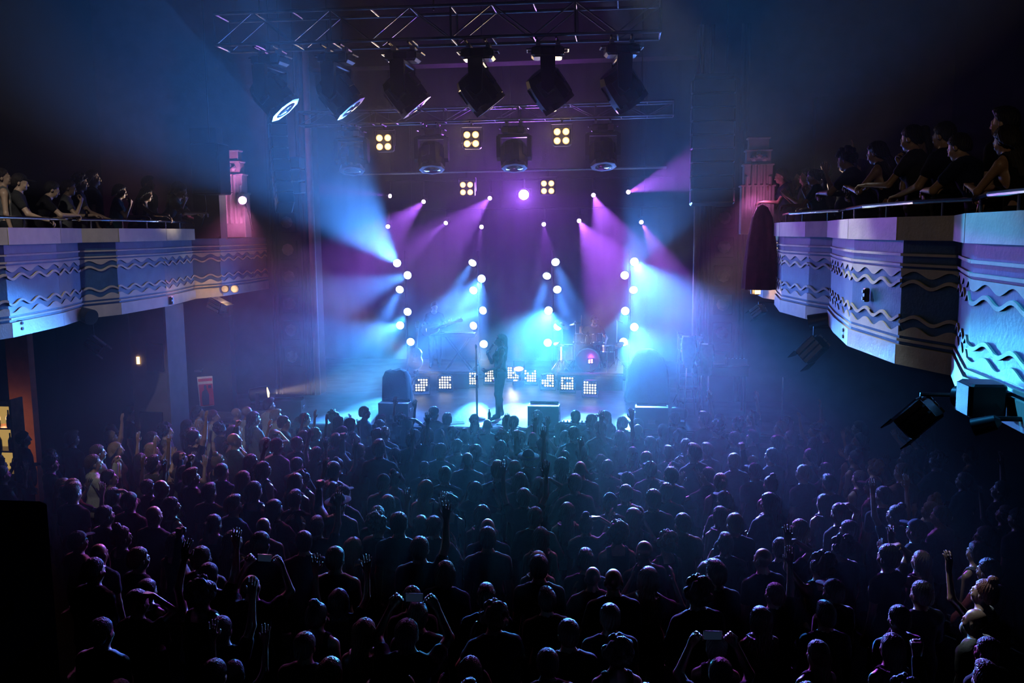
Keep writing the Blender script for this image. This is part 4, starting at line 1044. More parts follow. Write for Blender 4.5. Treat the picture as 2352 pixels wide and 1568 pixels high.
for k in range(7):
    b = MB().lathe([(0.018, 0), (0.018, 0.02), (0.012, 0.025)], (-0.21 + k * 0.07, -0.05, 0.10), n=10).build('foot_switch', 'chrome', t)
MB().box((0, -0.112, 0.06), (0.46, 0.006, 0.035)).build('front_strip', 'poster_white', t)
for pts, lab in (([(930, 972), (945, 960), (958, 972), (970, 978), (1010, 985)], 'coiled black cable beside the blue-lit wedge monitor'), ([(1340, 978), (1355, 968), (1368, 975), (1352, 985), (1390, 988)], 'looped black cable trailing from the effects pedal'), ([(1140, 975), (1180, 978), (1215, 984), (1240, 986)], 'black cable running along the lip behind the raised hands')):
    v = [atz(x, y, SZ + 0.02) for x, y in pts]
    sm_ = []
    for i in range(len(v) - 1):
        for k in range(5): sm_.append(v[i].lerp(v[i + 1], k / 5) + Vector((0.02 * math.sin(k * 1.6), 0.02 * math.cos(k), 0)))
    o = MB().path(sm_ + [v[-1]], 0.011).build('cable', 'cable_black', None, True); tag(o, lab, 'cable')

# cloth-covered cases
def covered(px, base_py, w, d, h, label, prof):
    c = atz(px, base_py, SZ)
    m = MB(); n = 40; rows = []
    for k, (s, z) in enumerate(prof):
        rows.append((s, z))
    vs = []; fs = []
    for k, (s, z) in enumerate(rows):
        for i in range(n):
            a = 2 * math.pi * i / n
            ca, sa = math.cos(a), math.sin(a)
            sq = 1 / max(abs(ca), abs(sa)) ** 0.75
            f = 1 + (0.035 * math.sin(a * 9 + k) * (1 - z / h))
            vs.append((ca * sq * w / 2 * s * f, sa * sq * d / 2 * s * f, z + 0.02 * math.sin(3 * a + k)))
    for k in range(len(rows) - 1):
        for i in range(n): fs.append((k * n + i, k * n + (i + 1) % n, (k + 1) * n + (i + 1) % n, (k + 1) * n + i))
    fs.append(tuple(range((len(rows) - 1) * n, len(rows) * n))); fs.append(tuple(range(n - 1, -1, -1)))
    for v in range(n): vs[v] = (vs[v][0], vs[v][1], 0)
    m.add(vs, fs); o = m.build('covered_case', 'black_cloth', None, True); o.location = (c.x, c.y + d / 2, SZ)
    tag(o, label, 'case')
covered(906, 942, 0.62, 0.5, 0.82, 'dark cloth-covered amplifier standing behind the blue-lit wedge monitor', [(1.0, 0), (0.97, 0.35), (0.9, 0.68), (0.72, 0.8), (0.4, 0.83)])
covered(1487, 925, 0.95, 0.8, 1.35, 'tall dark cloth-covered case at the drum-side wing of the stage', [(1.05, 0), (1.0, 0.4), (0.93, 0.72), (0.74, 0.93), (0.5, 1.06), (0.25, 1.12)])

# ---- drum kit
DX = aty(1352, 800, 20.9).x
def drum(name, label, c, r, h, axis, parts_head='drum_head', legs=0):
    t = thing(name, label, 'drum', c)
    ax = Vector(axis).normalized()
    MB().lathe([(r, -h / 2), (r, h / 2)], (0, 0, 0), ax, 24).build('shell', 'drum_shell', t, True)
    for k in (-1, 1):
        MB().lathe([(r + 0.012, k * h / 2 - 0.012), (r + 0.014, k * h / 2 + 0.012), (r - 0.012, k * h / 2 + 0.012), (r - 0.012, k * h / 2 - 0.012)], (0, 0, 0), ax, 24).build('hoop', 'chrome', t, True)
        MB().lathe([(r - 0.008, k * h / 2 - 0.003), (r - 0.008, k * h / 2 + 0.003)], (0, 0, 0), ax, 24).build('skin', parts_head, t)
    M = mat_frame(ax)
    for i in range(6):
        a = i * math.pi / 3 + 0.3
        p = M @ Vector((math.cos(a) * (r + 0.012), math.sin(a) * (r + 0.012), 0))
        MB().tube(p - ax * h * 0.42, p + ax * h * 0.42, 0.008, n=6).build('lug', 'chrome', t)
    for i in range(legs):
        a = i * 2 * math.pi / legs + 0.5
        p = Vector((math.cos(a) * (r + 0.02), math.sin(a) * (r + 0.02), 0))
        MB().tube((p.x, p.y, h * 0.2), (p.x * 1.1, p.y * 1.1, RZ - c[2] + 0.0), 0.011, n=6).build('leg', 'chrome', t)
    return t
drum('bass_drum', 'large dark bass drum standing upright in front of the drummer', (DX, 20.62, RZ + 0.29), 0.28, 0.36, (0, -1, 0.0), 'black_plastic')
drum('rack_tom', 'rack tom drum over the bass drum on the singer side', (DX - 0.2, 20.72, RZ + 0.76), 0.14, 0.2, (0.1, 0.35, 1))
drum('rack_tom', 'pale rack tom drum over the bass drum beneath the drummer', (DX + 0.2, 20.72, RZ + 0.76), 0.15, 0.2, (-0.1, 0.35, 1))
drum('floor_tom', 'floor tom on three legs on the singer side of the kit', (DX - 0.55, 20.85, RZ + 0.42), 0.2, 0.36, (0, 0.05, 1), legs=3)
drum('snare_drum', 'shallow chrome-hooped snare drum beside the drummer knee', (DX + 0.46, 20.62, RZ + 0.55), 0.17, 0.14, (0, 0.1, 1), legs=3)
def cymbal(c, r, tilt, label, base_z):
    t = thing('cymbal_stand', label, 'cymbal', (c[0], c[1], base_z))
    h = c[2] - base_z
    for i in range(3):
        a = i * 2.094 + 0.4
        MB().tube((0, 0, 0.28), (math.cos(a) * 0.24, math.sin(a) * 0.24, 0.012), 0.010, n=6).build('leg', 'chrome', t)
    MB().tube((0, 0, 0.1), (0, 0, h), 0.012, n=8).build('pole', 'chrome', t, True)
    MB().lathe([(r, -0.012), (r, -0.008), (r * 0.3, 0.01), (r * 0.22, 0.03), (0.01, 0.035)], (0, 0, h), tilt, 28).build('cymbal', 'brass', t, True)
    MB().tube((0, 0, h), Vector((0, 0, h)) + Vector(tilt).normalized() * 0.06, 0.012, n=6).build('wing_nut', 'chrome', t)
for px, py, Y, r, tl_, lab in ((1292, 745, 20.85, 0.2, (0.5, -0.35, 1), 'steeply tilted crash cymbal on the singer side of the kit'), (1322, 742, 21.0, 0.15, (-0.2, -0.1, 1), 'crash cymbal level with the drummer raised hand'), (1284, 790, 20.5, 0.13, (0.1, -0.3, 1), 'lower splash cymbal at the outer corner of the kit'), (1418, 792, 20.9, 0.18, (-0.35, -0.3, 1), 'ride cymbal past the drummer elbow')):
    p = aty(px, py, Y); cymbal((p.x, p.y, p.z), r, tl_, lab, RZ)
pc_ = aty(1357, 826, 20.5)
t = thing('purple_lamp', 'cluster of small magenta lamps glowing inside the drum kit', 'stage light', (pc_.x, 20.36, pc_.z))
for i, (x, z) in enumerate(((-0.03, 0), (0.03, 0.015), (-0.03, -0.04), (0.03, -0.035))):
    MB().lathe([(0.022, 0), (0.022, 0.015), (0, 0.022)], (x, 0, z), (0, -1, 0), 10).build('lens', 'lens_purple', t)
MB().box((0, 0.03, -0.01), (0.13, 0.04, 0.12), bevel=0.01).build('housing', 'black_metal', t)
MB().tube((0, 0.03, -0.06), (0, 0.03, SZ - pc_.z), 0.012, n=6).build('stem', 'black_metal', t)
point('purple_lamp_glow', (pc_.x, 20.28, pc_.z + 0.05), (0.75, 0.05, 1.0), 10, 0.04)
t = thing('drum_throne', 'round padded drum stool under the drummer', 'stool', (DX + 0.05, 21.3, RZ))
MB().lathe([(0.17, 0.40), (0.19, 0.43), (0.19, 0.48), (0.16, 0.5)], n=20).build('seat', 'black_plastic', t, True)
MB().tube((0, 0, 0.1), (0, 0, 0.41), 0.02, n=8).build('post', 'chrome', t)
for i in range(3):
    a = i * 2.094; MB().tube((0, 0, 0.2), (math.cos(a) * 0.22, math.sin(a) * 0.22, 0.015), 0.012, n=6).build('leg', 'chrome', t)

# ---- keyboard on crossed stand, guitar on a stand
a, b = aty(1012, 768, 20.55), aty(1092, 760, 20.55)
kl = (b - a).length
t = thing('keyboard', 'long electronic keyboard beside the guitarist, its edge catching pink light', 'keyboard', ((a.x + b.x) / 2, 20.6, RZ2))
kz = (a.z + b.z) / 2 - RZ2 - 0.05
MB().box((0, 0, kz), (kl, 0.32, 0.09), bevel=0.015).build('case', 'black_plastic', t)
n = 22; kw = (kl - 0.16) / n
for i in range(n): MB().box((-kl / 2 + 0.08 + (i + 0.5) * kw, 0.09, kz + 0.05), (kw * 0.9, 0.13, 0.014)).build('key', 'white_gloss', t)
MB().box((0, -0.08, kz + 0.048), (kl * 0.9, 0.12, 0.006)).build('control_panel', 'grey_plastic', t)
for k in (-1, 1):
    sd = k * 0.12
    MB().tube((-0.3, sd, 0.02), (0.3, sd, kz - 0.05), 0.018, n=8).build('stand_leg', 'black_metal', t)
    MB().tube((0.3, sd, 0.02), (-0.3, sd, kz - 0.05), 0.018, n=8).build('stand_leg', 'black_metal', t)
def guitar(name, label, c, M, body_mat, acoustic=False):
    """local x: along the neck towards the head, y: across, z: out of the front"""
    t = thing(name, label, 'guitar', c, M)
    pts = []
    sc = 1.15 if acoustic else 1.0
    for i in range(40):
        a_ = 2 * math.pi * i / 40
        x, y = math.cos(a_), math.sin(a_)
        wst = 0.165 - 0.045 * math.exp(-((x - 0.15) / 0.35) ** 2) - 0.015 * x
        bx, by = x * 0.22 * sc, y * wst * sc
        if not acoustic and x > 0.55 and abs(y) > 0.3: bx += 0.05 * (1 if y > 0 else 0.6)
        pts.append((bx, by))
    th = 0.1 if acoustic else 0.045
    MB().prism(pts, th, c=(0, 0, -th / 2)).build('body', body_mat, t)
    if not acoustic:
        MB().prism([(p[0] * 0.55 - 0.02, p[1] * 0.6 - 0.01) for p in pts], 0.006, c=(0, 0, th / 2)).build('pickguard', 'paper', t)
    else:
        MB().lathe([(0.05, 0), (0.05, 0.004)], (0.06, 0, th / 2), n=20).build('sound_hole', 'black_plastic', t)
    MB().box((0.45, 0, 0.01 + th * 0.2), (0.52, 0.05, 0.03), bevel=0.008).build('neck', 'maple', t)
    hd = MB().prism([(0.70, -0.028), (0.86, -0.045), (0.89, 0.0), (0.86, 0.05), (0.70, 0.03)], 0.018, c=(0, 0, 0.0 + th * 0.2)).build('headstock', 'maple', t)
    for i in range(6): MB().tube((0.735 + 0.025 * i, 0.03 + 0.003 * i, th * 0.2 + 0.01), (0.735 + 0.025 * i, 0.06 + 0.003 * i, th * 0.2 + 0.01), 0.007, n=6).build('tuning_peg', 'chrome', hd)
    MB().box((-0.08, 0, th / 2 + 0.012), (0.03, 0.09, 0.014), bevel=0.004).build('bridge', 'chrome', t)
    st = MB()
    for i in range(6): st.tube((-0.08, -0.02 + 0.008 * i, th / 2 + 0.022), (0.72, -0.016 + 0.0064 * i, th * 0.2 + 0.03), 0.0015, n=4)
    tag(st.build('string_set', 'chrome', t), kind='stuff')
    return t
c = aty(956, 822, 19.9)
gM = Matrix(((0, 1, 0), (0.12, 0, -1), (1, 0, 0.12)))
gM = Matrix((Vector((0.06, 0.12, 1)).normalized(), Vector((1, 0, -0.06)).normalized(), Vector((0, 0, 0)))).transposed()
gx = Vector((0.06, 0.14, 1)).normalized(); gz = Vector((0, -1, 0.14)).normalized(); gy = gz.cross(gx)
guitar('acoustic_guitar', 'brown acoustic guitar propped upright on the stage at the guitarist side', (c.x, 19.85, max(c.z, SZ + 0.30)), Matrix((gx, gy, gz)).transposed(), 'wood_brown', True)
t = thing('guitar_stand', 'small folding stand holding up the brown acoustic guitar', 'guitar stand', (c.x, 19.95, SZ))
for k in (-1, 1): MB().tube((k * 0.16, -0.2, 0.01), (0, 0.06, 0.5), 0.012, n=6).build('leg', 'black_metal', t)
MB().tube((0, 0.3, 0.01), (0, 0.06, 0.5), 0.012, n=6).build('leg', 'black_metal', t)
MB().box((0, -0.12, 0.03), (0.3, 0.1, 0.02)).build('cradle', 'black_metal', t)

# ---- things at the drum-side wing: table, laptop, rack, poles
c = aty(1660, 838, 17.9)
t = thing('folding_table', 'folding table with a dark cloth in the drum-side wing', 'table', (c.x, 18.1, SZ))
tz = c.z - SZ
MB().box((0, 0, tz - 0.02), (1.05, 0.6, 0.04), bevel=0.01).build('tabletop', 'grey_plastic', t)
for sx in (-1, 1):
    for sy in (-1, 1): MB().tube((sx * 0.45, sy * 0.24, 0), (sx * 0.45, sy * 0.24, tz - 0.03), 0.018, n=8).build('leg', 'black_metal', t)
MB().box((0, -0.29, tz - 0.12), (1.0, 0.012, 0.2)).build('apron', 'black_metal', t)
t = thing('laptop', 'open laptop on the folding table, its lid edge catching light', 'laptop', (c.x - 0.12, 18.05, c.z))
MB().box((0, 0, 0.012), (0.34, 0.24, 0.02), bevel=0.005).build('keyboard_base', 'aluminium', t)
MB().box((0, -0.12, 0.12), (0.34, 0.012, 0.22), Matrix.Rotation(0.25, 3, 'X'), bevel=0.004).build('screen_lid', 'aluminium', t)
t = thing('mixing_case', 'sloping mixing desk lying on the folding table', 'mixing desk', (c.x + 0.28, 18.05, c.z))
MB().prism([(-0.2, 0), (0.2, 0), (0.2, 0.05), (-0.2, 0.14)], 0.4, Matrix(((0, 0, 1), (1, 0, 0), (0, 1, 0))), (-0.2, 0, 0)).build('body', 'grey_plastic', t)
for i in range(5): MB().box((-0.15 + i * 0.075, 0.0, 0.105), (0.02, 0.2, 0.02), Matrix.Rotation(-0.22, 3, 'X')).build('fader_strip', 'poster_white', t)
c0, c1 = aty(1572, 850, 18.6), aty(1600, 770, 18.6)
t = thing('equipment_rack', 'open metal rack of shelves beside the folding table', 'rack', ((c0.x + c1.x) / 2, 18.6, SZ))
rh = c1.z - SZ
for sx in (-1, 1):
    for sy in (-1, 1): MB().tube((sx * 0.24, sy * 0.2, 0), (sx * 0.24, sy * 0.2, rh), 0.015, n=8).build('upright', 'aluminium', t)
for k in range(6): MB().box((0, 0, 0.15 + (rh - 0.2) * k / 5), (0.5, 0.42, 0.02)).build('shelf', 'aluminium', t)
for k, (px, py) in enumerate(((1578, 785), (1603, 800))):
    p = aty(px, py, 18.3)
    t = thing('conga_drum', ['conga drum on a stand beside the rack, farther from the table', 'conga drum on a stand beside the rack, nearer the table'][k], 'drum', (p.x + 0.12 * k, 17.75 - 0.1 * k, SZ))
    hh = p.z - SZ
    MB().lathe([(0.10, hh - 0.45), (0.15, hh - 0.2), (0.165, hh), (0.13, hh + 0.2)], n=18).build('shell', 'drum_shell', t, True)
    MB().lathe([(0.138, hh + 0.18), (0.138, hh + 0.21), (0.12, hh + 0.21)], n=18).build('hoop', 'chrome', t, True)
    for i in range(3):
        a_ = i * 2.094 + k; MB().tube((0.08 * math.cos(a_), 0.08 * math.sin(a_), hh - 0.4), (0.14 * math.cos(a_), 0.14 * math.sin(a_), 0.01), 0.012, n=6).build('leg', 'chrome', t)
for px, py, by, Y, lab in ((1557, 762, 850, 18.9, 'thin boom pole catching magenta light beside the rack'), (1799, 866, 985, 16.6, 'bare upright pole at the end of the stage lip past the rack'), (1417, 735, 800, 21.55, 'microphone boom stand rising behind the kit near the fourth tower')):
    p = aty(px, py, Y)
    t = thing('boom_stand', lab, 'stand', (p.x, Y, RZ if Y == 21.55 else SZ))
    SZ_ = RZ if Y == 21.55 else SZ
    MB().tube((0, 0, 0.02), (0, 0, p.z - SZ_), 0.012, n=8).build('pole', 'aluminium', t, True)
    for i in range(3):
        a_ = i * 2.094; MB().tube((0, 0, 0.22), (0.14 * math.cos(a_), 0.14 * math.sin(a_), 0.012), 0.010, n=6).build('leg', 'black_metal', t)
    MB().tube((0, 0, p.z - SZ_), (0.16, -0.05, p.z - SZ_ - 0.06), 0.014, n=6).build('boom_arm', 'black_metal', t)

# ---- hanging loudspeakers
def line_array(px, Y, z_bot, w, n, label, curve=0.09, yaw=0.0, hcab=0.26):
    x = aty(px, 400, Y).x
    t = thing('line_array', label, 'speaker', (x, Y, z_bot), rotz(yaw))
    ang = -curve * (n - 1) * 0.9; p = Vector((0, 0, 0))
    pos = []
    for i in range(n):
        R = Matrix.Rotation(ang, 3, 'X')
        cc = p + R @ Vector((0, 0, hcab / 2)); pos.append((cc, R)); p = p + R @ Vector((0, 0, hcab)); ang = min(0, ang + curve)
    for cc, R in pos:
        cab = MB().box(cc, (w, 0.42, hcab * 0.94), R, bevel=0.02).build('cabinet', 'black_plastic', t)
        MB().box(cc + R @ Vector((0, -0.215, 0)), (w * 0.9, 0.014, hcab * 0.82), R).build('grille', 'speaker_grille', cab)
        for k in (-1, 1): MB().box(cc + R @ Vector((k * (w / 2 + 0.006), -0.05, 0)), (0.016, 0.2, hcab * 0.9), R, bevel=0.004).build('side_plate', 'grey_plastic', cab)
    MB().box(p + Vector((0, 0, 0.06)), (w * 0.9, 0.5, 0.06)).build('fly_bar', 'black_metal', t)
    for k in (-1, 1): MB().tube(p + Vector((k * w * 0.3, 0, 0.08)), Vector((p.x + k * w * 0.3, p.y, ZC - z_bot - 0.03)), 0.012, n=6).build('chain', 'black_metal', t)
line_array(1636, 17.2, aty(1636, 470, 17.2).z, 0.80, 9, 'big black line array of speakers hanging on the drape side of the stage', 0.02, 0.0)
line_array(652, 17.2, aty(655, 478, 17.2).z, 0.34, 9, 'slim curved line array of speakers hanging on the poster side of the stage', 0.075, 0.55)
p = aty(684, 445, 18.2)
t = thing('fill_speaker', 'short pale fill speaker hanging between the slim array and the stage opening', 'speaker', (p.x, 18.2, p.z))
for k in range(3):
    cab = MB().box((0, 0, 0.13 + k * 0.26), (0.26, 0.3, 0.245), bevel=0.02).build('cabinet', 'grey_plastic', t)
    MB().box((0, -0.155, 0.13 + k * 0.26), (0.22, 0.012, 0.2)).build('grille', 'speaker_grille', cab)
MB().tube((0, 0, 0.78), (0, 0, ZC - p.z), 0.012, n=6).build('chain', 'black_metal', t)
a, b = aty(441, 330, 16.3), aty(511, 446, 16.3)
t = thing('box_speaker', 'big black box speaker hanging beside the pink-lit stepped tower', 'speaker', ((a.x + b.x) / 2, 16.45, b.z))
MB().box((0, 0, (a.z - b.z) / 2), (b.x - a.x, 0.5, a.z - b.z), bevel=0.02).build('cabinet', 'black_plastic', t)
MB().box((0, -0.255, (a.z - b.z) / 2), ((b.x - a.x) * 0.9, 0.012, (a.z - b.z) * 0.92)).build('grille', 'speaker_grille', t)
MB().tube((0, 0, a.z - b.z), (0, 0, ZC - b.z), 0.012, n=6).build('chain', 'black_metal', t)
MB().path([aty(470, 446, 16.45) - t.location, aty(474, 480, 16.5) - t.location, aty(462, 520, 16.6) - t.location], 0.012).build('cable', 'cable_black', t)

# ---- black draped stand hanging at the end of the balcony on the drape side
p0, p1 = aty(1762, 470, 15.4), aty(1750, 664, 15.4)
hh = p0.z - p1.z
m = MB().lathe([(0.30, 0), (0.285, hh * 0.25), (0.24, hh * 0.55), (0.17, hh * 0.85), (0.09, hh * 0.97), (0.02, hh)], (0, 0, 0), n=48, mod=lambda a, k: 1 + 0.07 * math.sin(9 * a + 0.4 * k) * (1 - k / 6))
o = m.build('drape', 'wine_cloth', None, True); o.location = (p1.x - 0.02, 15.45, p1.z)
tag(o, 'tall dark cloth drape shrouding a lamp at the end of the balcony', 'drape')
# black speaker box and loose bits fixed to the nearest bay
p = atx(2262, 915, 2.30)
t = thing('monitor_box', 'black speaker box bolted on the front of the nearest blue balcony bay', 'speaker', p)
MB().box((-0.02, 0, 0), (0.22, 0.24, 0.22), bevel=0.015).build('cabinet', 'black_plastic', t)
MB().box((-0.135, 0, 0), (0.01, 0.2, 0.19)).build('grille', 'speaker_grille', t)
MB().box((0.11, 0, 0), (0.08, 0.1, 0.1)).build('bracket', 'black_metal', t)
p = atx(2225, 905, 2.28)
under_lamp(p, (-0.6, 0.8, -0.1), 0.55, 'black can lamp beside the speaker box on the nearest bay', 'can')
for px, py, X, lab in ((1992, 677, 2.41, 'small black cable socket on the middle blue bay of the balcony'), (1945, 765, 2.43, 'small dark socket on the pink base band of the balcony'), (392, 690, -7.98, 'small dark socket on the cream base band above the pillar'), (44, 748, -7.60, 'small dark socket on the cream base band near the bar')):
    p = atx(px, py, X)
    sg = -1 if X > 0 else 1
    t = thing('wall_socket', lab, 'socket', p)
    MB().box((sg * 0.01, 0, 0), (0.05, 0.07, 0.14), bevel=0.008).build('plate', 'black_plastic', t)
    for k in (-1, 1): MB().lathe([(0.02, 0), (0.02, 0.02), (0.012, 0.02)], (sg * 0.03, 0, k * 0.035), (sg, 0, 0), 10).build('connector', 'grey_plastic', t)

# ---- poster side: side wall, poster, bar niche
struct('wall_side_left', MB().box(((WL - 8.25) / 2, 17.35, ZB / 2), (-8.25 - WL, 0.2, ZB)), 'dark_wall')
a, b = aty(452, 866, 17.1), aty(485, 936, 17.1)
w, h = (b.x - a.x) * 1.12, a.z - b.z
a = a + Vector((0, 0.08, 0)); b = b + Vector((0, 0.08, 0))
t = thing('poster', 'tilted red poster with a white band and a dark figure on the side wall', 'poster', ((a.x + b.x) / 2, 17.20, (a.z + b.z) / 2), Matrix.Rotation(0.35, 3, 'Z') @ Matrix.Rotation(-0.04, 3, 'Y'))
MB().box((0, 0.012, 0), (w, 0.02, h), bevel=0.004).build('board', 'poster_white', t)
MB().box((0, -0.001, -0.01), (w * 0.88, 0.008, h * 0.9)).build('print_field', 'poster_red', t)
MB().box((0, -0.006, h * 0.30), (w * 0.88, 0.006, h * 0.09)).build('title_band', 'poster_white', t)
MB().box((w * 0.25, -0.006, h * 0.16), (w * 0.2, 0.006, h * 0.1)).build('small_print', 'poster_dark', t)
fig = [(-0.30, -0.44), (0.12, -0.44), (0.16, -0.1), (0.06, 0.06), (0.03, 0.1), (0.06, 0.16), (0.03, 0.21), (-0.05, 0.23), (-0.12, 0.2), (-0.13, 0.12), (-0.1, 0.07), (-0.26, 0.0), (-0.32, -0.2)]
MB().prism([(x * w, y * h) for x, y in fig], 0.006, Matrix(((1, 0, 0), (0, 0, -1), (0, 1, 0))), (0, -0.004, 0)).build('figure', 'poster_dark', t)
point('poster_lamp_glow', aty(468, 852, 16.7), (1.0, 0.75, 0.8), 3.0, 0.04)
t = thing('picture_light', 'tiny lamp above the tilted red poster', 'lamp', aty(456, 852, 17.0))
MB().box((0, 0, 0), (0.16, 0.06, 0.05), bevel=0.01).build('hood', 'black_metal', t)
MB().path([(0, 0.03, 0), (0, 0.2, 0.02)], 0.01).build('arm', 'black_metal', t)
a, b = aty(20, 852, 13.9), aty(66, 935, 13.9)
struct('wall_niche', MB().box(((a.x + b.x) / 2, 14.0, 1.7), (b.x - a.x + 0.1, 0.15, 3.4)), 'orange_wall')
point('niche_glow', (b.x - 0.2, 13.5, b.z - 0.1), (1.0, 0.42, 0.2), 2.6, 0.05)
c = aty(-30, 960, 13.2)
t = thing('back_bar', 'lit back bar shelving at the edge of the hall', 'shelf', (c.x - 0.1, 13.3, 0))
for k in (-1, 1): MB().box((k * 0.5, 0.1, 1.1), (0.04, 0.3, 2.2)).build('side_panel', 'wood_brown', t)
for k in range(4): MB().box((0, 0.1, 0.9 + k * 0.4), (1.0, 0.3, 0.03)).build('shelf', 'wood_brown', t)
MB().box((0, 0.26, 1.5), (1.0, 0.02, 1.2)).build('lit_back_panel', 'bar_shelf_glow', t)
for k in range(10):
    x = -0.42 + (k % 5) * 0.2; z = 1.3 + 0.4 * (k // 5) + 0.015
    o = MB().lathe([(0.035, 0), (0.038, 0.02), (0.038, 0.16), (0.013, 0.22), (0.013, 0.29)], n=12).build('liquor_bottle', 'bottle_green', None, True)
    o.location = (c.x - 0.1 + x, 13.35, z); tag(o, f'{ORD[k % 5 + 1]} green bottle on the {["lower", "upper"][k // 5]} lit shelf of the back bar', 'bottle', 'bottles on the back bar')

# ---- black cabinet close to the viewer on the poster side
q = aty(112, 1149, 6.6)
t = thing('black_cabinet', 'tall plain black cabinet in the near corner, darker than the crowd', 'cabinet', (q.x - 0.75, 6.6 - 0.45, 0))
MB().box((0, 0, q.z / 2), (1.5, 0.9, q.z), bevel=0.03).build('carcass', 'matt_black', t)
MB().box((0.0, -0.455, q.z / 2), (1.36, 0.02, q.z - 0.2), bevel=0.01).build('back_panel', 'matt_black', t)
for k in (-1, 1): MB().box((k * 0.76, 0, q.z - 0.7), (0.02, 0.18, 0.10)).build('handle', 'matt_black', t)

# ================================================================== PERFORMERS
P_['singer'] = build_person('person_singing', {1: ((0.30, 0.45, -0.85), (-0.50, 0.55, 0.95), (-0.55, 0.15, 0.7), (-0.7, -0.5, 0.2), 0.75), -1: ((-0.10, 0.30, -0.95), (0.35, 0.85, -0.30), (0.6, 0.6, -0.3), (0.4, -0.6, 0.5), 0.5)}, fem=True, sleeve=0.0, head=(-0.12, 0, 0),
    feet={1: ((0.11, 0.03, 0.50), (0.12, -0.05, 0.09), (0.14, 0.10, 0.035)), -1: ((-0.10, 0.06, 0.51), (-0.11, 0.08, 0.09), (-0.13, 0.23, 0.035))})
P_['guitarist'] = build_person('person_playing_guitar', {1: ((0.42, 0.05, -0.9), (-0.50, 0.75, -0.12), (-0.8, 0.35, -0.3), (0, -1, -0.2), 0.45), -1: ((-0.45, 0.20, -0.85), (-0.35, 0.75, 0.30), (-0.2, 0.6, 0.6), (0.3, -0.8, 0.3), 0.6)}, head=(0.25, 0.35, 0))
P_['drummer'] = build_person('person_drumming', {1: ((0.55, 0.35, -0.55), (0.10, 0.55, 0.85), (0, 0.4, 0.9), (-0.6, 0.5, 0), 0.85), -1: ((-0.50, 0.25, -0.8), (0.25, 0.85, -0.35), (0.3, 0.85, -0.3), (0.2, 0, -1), 0.85)}, head=(0.18, 0.25, 0),
    feet={s: ((s * 0.20, 0.40, 0.88), (s * 0.20, 0.36, 0.50), (s * 0.22, 0.49, 0.455)) for s in (-1, 1)})
s_loc = atz(1150, 962, SZ)
SING = place_person('singer', (s_loc.x, s_loc.y, SZ), math.radians(112), 0.99, 'long', HCOL['black'], TCOL['black'], 'dark-haired singer in black sleeveless top holding a microphone to the mouth', None, SKIN[1], (0.035, 0.05, 0.08))
def world_of(o, p): return o.matrix_world @ Vector(p)
w_, hd_, pn_ = P_['singer']['wrist'][1]
hp_ = Vector(w_) + Vector(hd_) * 0.075 + Vector(nv(pn_)) * 0.03
HmS = P_['singer']['head']; mouth = Vector((HmS @ np.array((0, 0.125, 1.55, 1)))[:3])
md = (hp_ - mouth).normalized()
t = thing('microphone', 'handheld microphone held to the singer mouth', 'microphone', world_of(SING, mouth), SING.matrix_world.to_3x3().normalized())
MB().ball(md * 0.01, 0.026, 12, 8).build('grille', 'chrome', t, True)
MB().tube(md * 0.025, md * max(0.17, (hp_ - mouth).length + 0.08), 0.019, 0.012, n=12).build('handle', 'black_plastic', t, True)
g_top = aty(997, 697, 20.95)
GUI = place_person('guitarist', (g_top.x, 20.95, RZ2), math.radians(188), (g_top.z - RZ2) / 1.70, 'short', HCOL['dark'], TCOL['black'], 'guitarist in black T-shirt looking down while playing a pale electric guitar', None, SKIN[1])
gs = GUI.matrix_world
gb = gs @ Vector((0.10, 0.24, 1.04)); gh = gs @ Vector((-0.62, 0.42, 1.26))
gx = (gh - gb).normalized(); gz = Vector((0.1, -1, 0.25)); gz = (gz - gx * gz.dot(gx)).normalized(); gy = gz.cross(gx)
guitar('electric_guitar', 'pale cream electric guitar slung across the guitarist, neck pointing at the second tower', gb, Matrix((gx, gy, gz)).transposed(), 'white_gloss')
d_top = aty(1364, 722, 21.3)
DRM = place_person('drummer', (d_top.x, 21.3, RZ + 0.5 - 0.85), math.radians(190), (d_top.z - RZ - 0.5 + 0.85) / 1.76, 'cap', (0.015, 0.015, 0.02), TCOL['black'], 'bearded drummer in black T-shirt and dark cap lifting one stick', None, SKIN[1])
bs = Shape(); bs.el((0, 0.052, 1.535), (0.05, 0.05, 0.035), 0.02)
v, q_ = polygonise(bs.ev, *bs.bounds(), 0.008); ch = link('beard', raw_mesh('beard', v, q_, 'hair'), DRM); ch.matrix_local = m4(P_['drummer']['head']); ch.color = (*HCOL['dark'], 1)
for s, lab, dr in ((1, 'wooden drumstick raised upright in the drummer fist', (0.0, 0.15, 1)), (-1, 'wooden drumstick lowered to the snare by the drummer', (0.35, 0.9, -0.35))):
    w_, hd_, pn_ = P_['drummer']['wrist'][s]
    p = Vector(w_) + Vector(hd_) * 0.08 + Vector(nv(pn_)) * 0.02
    o = MB().tube(Vector(dr).normalized() * -0.12, Vector(dr).normalized() * 0.29, 0.009, 0.006, n=8).build('drumstick', 'maple', None, True)
    o.matrix_world = Matrix.Translation(world_of(DRM, p)) @ DRM.matrix_world.to_3x3().normalized().to_4x4(); tag(o, lab, 'drumstick')

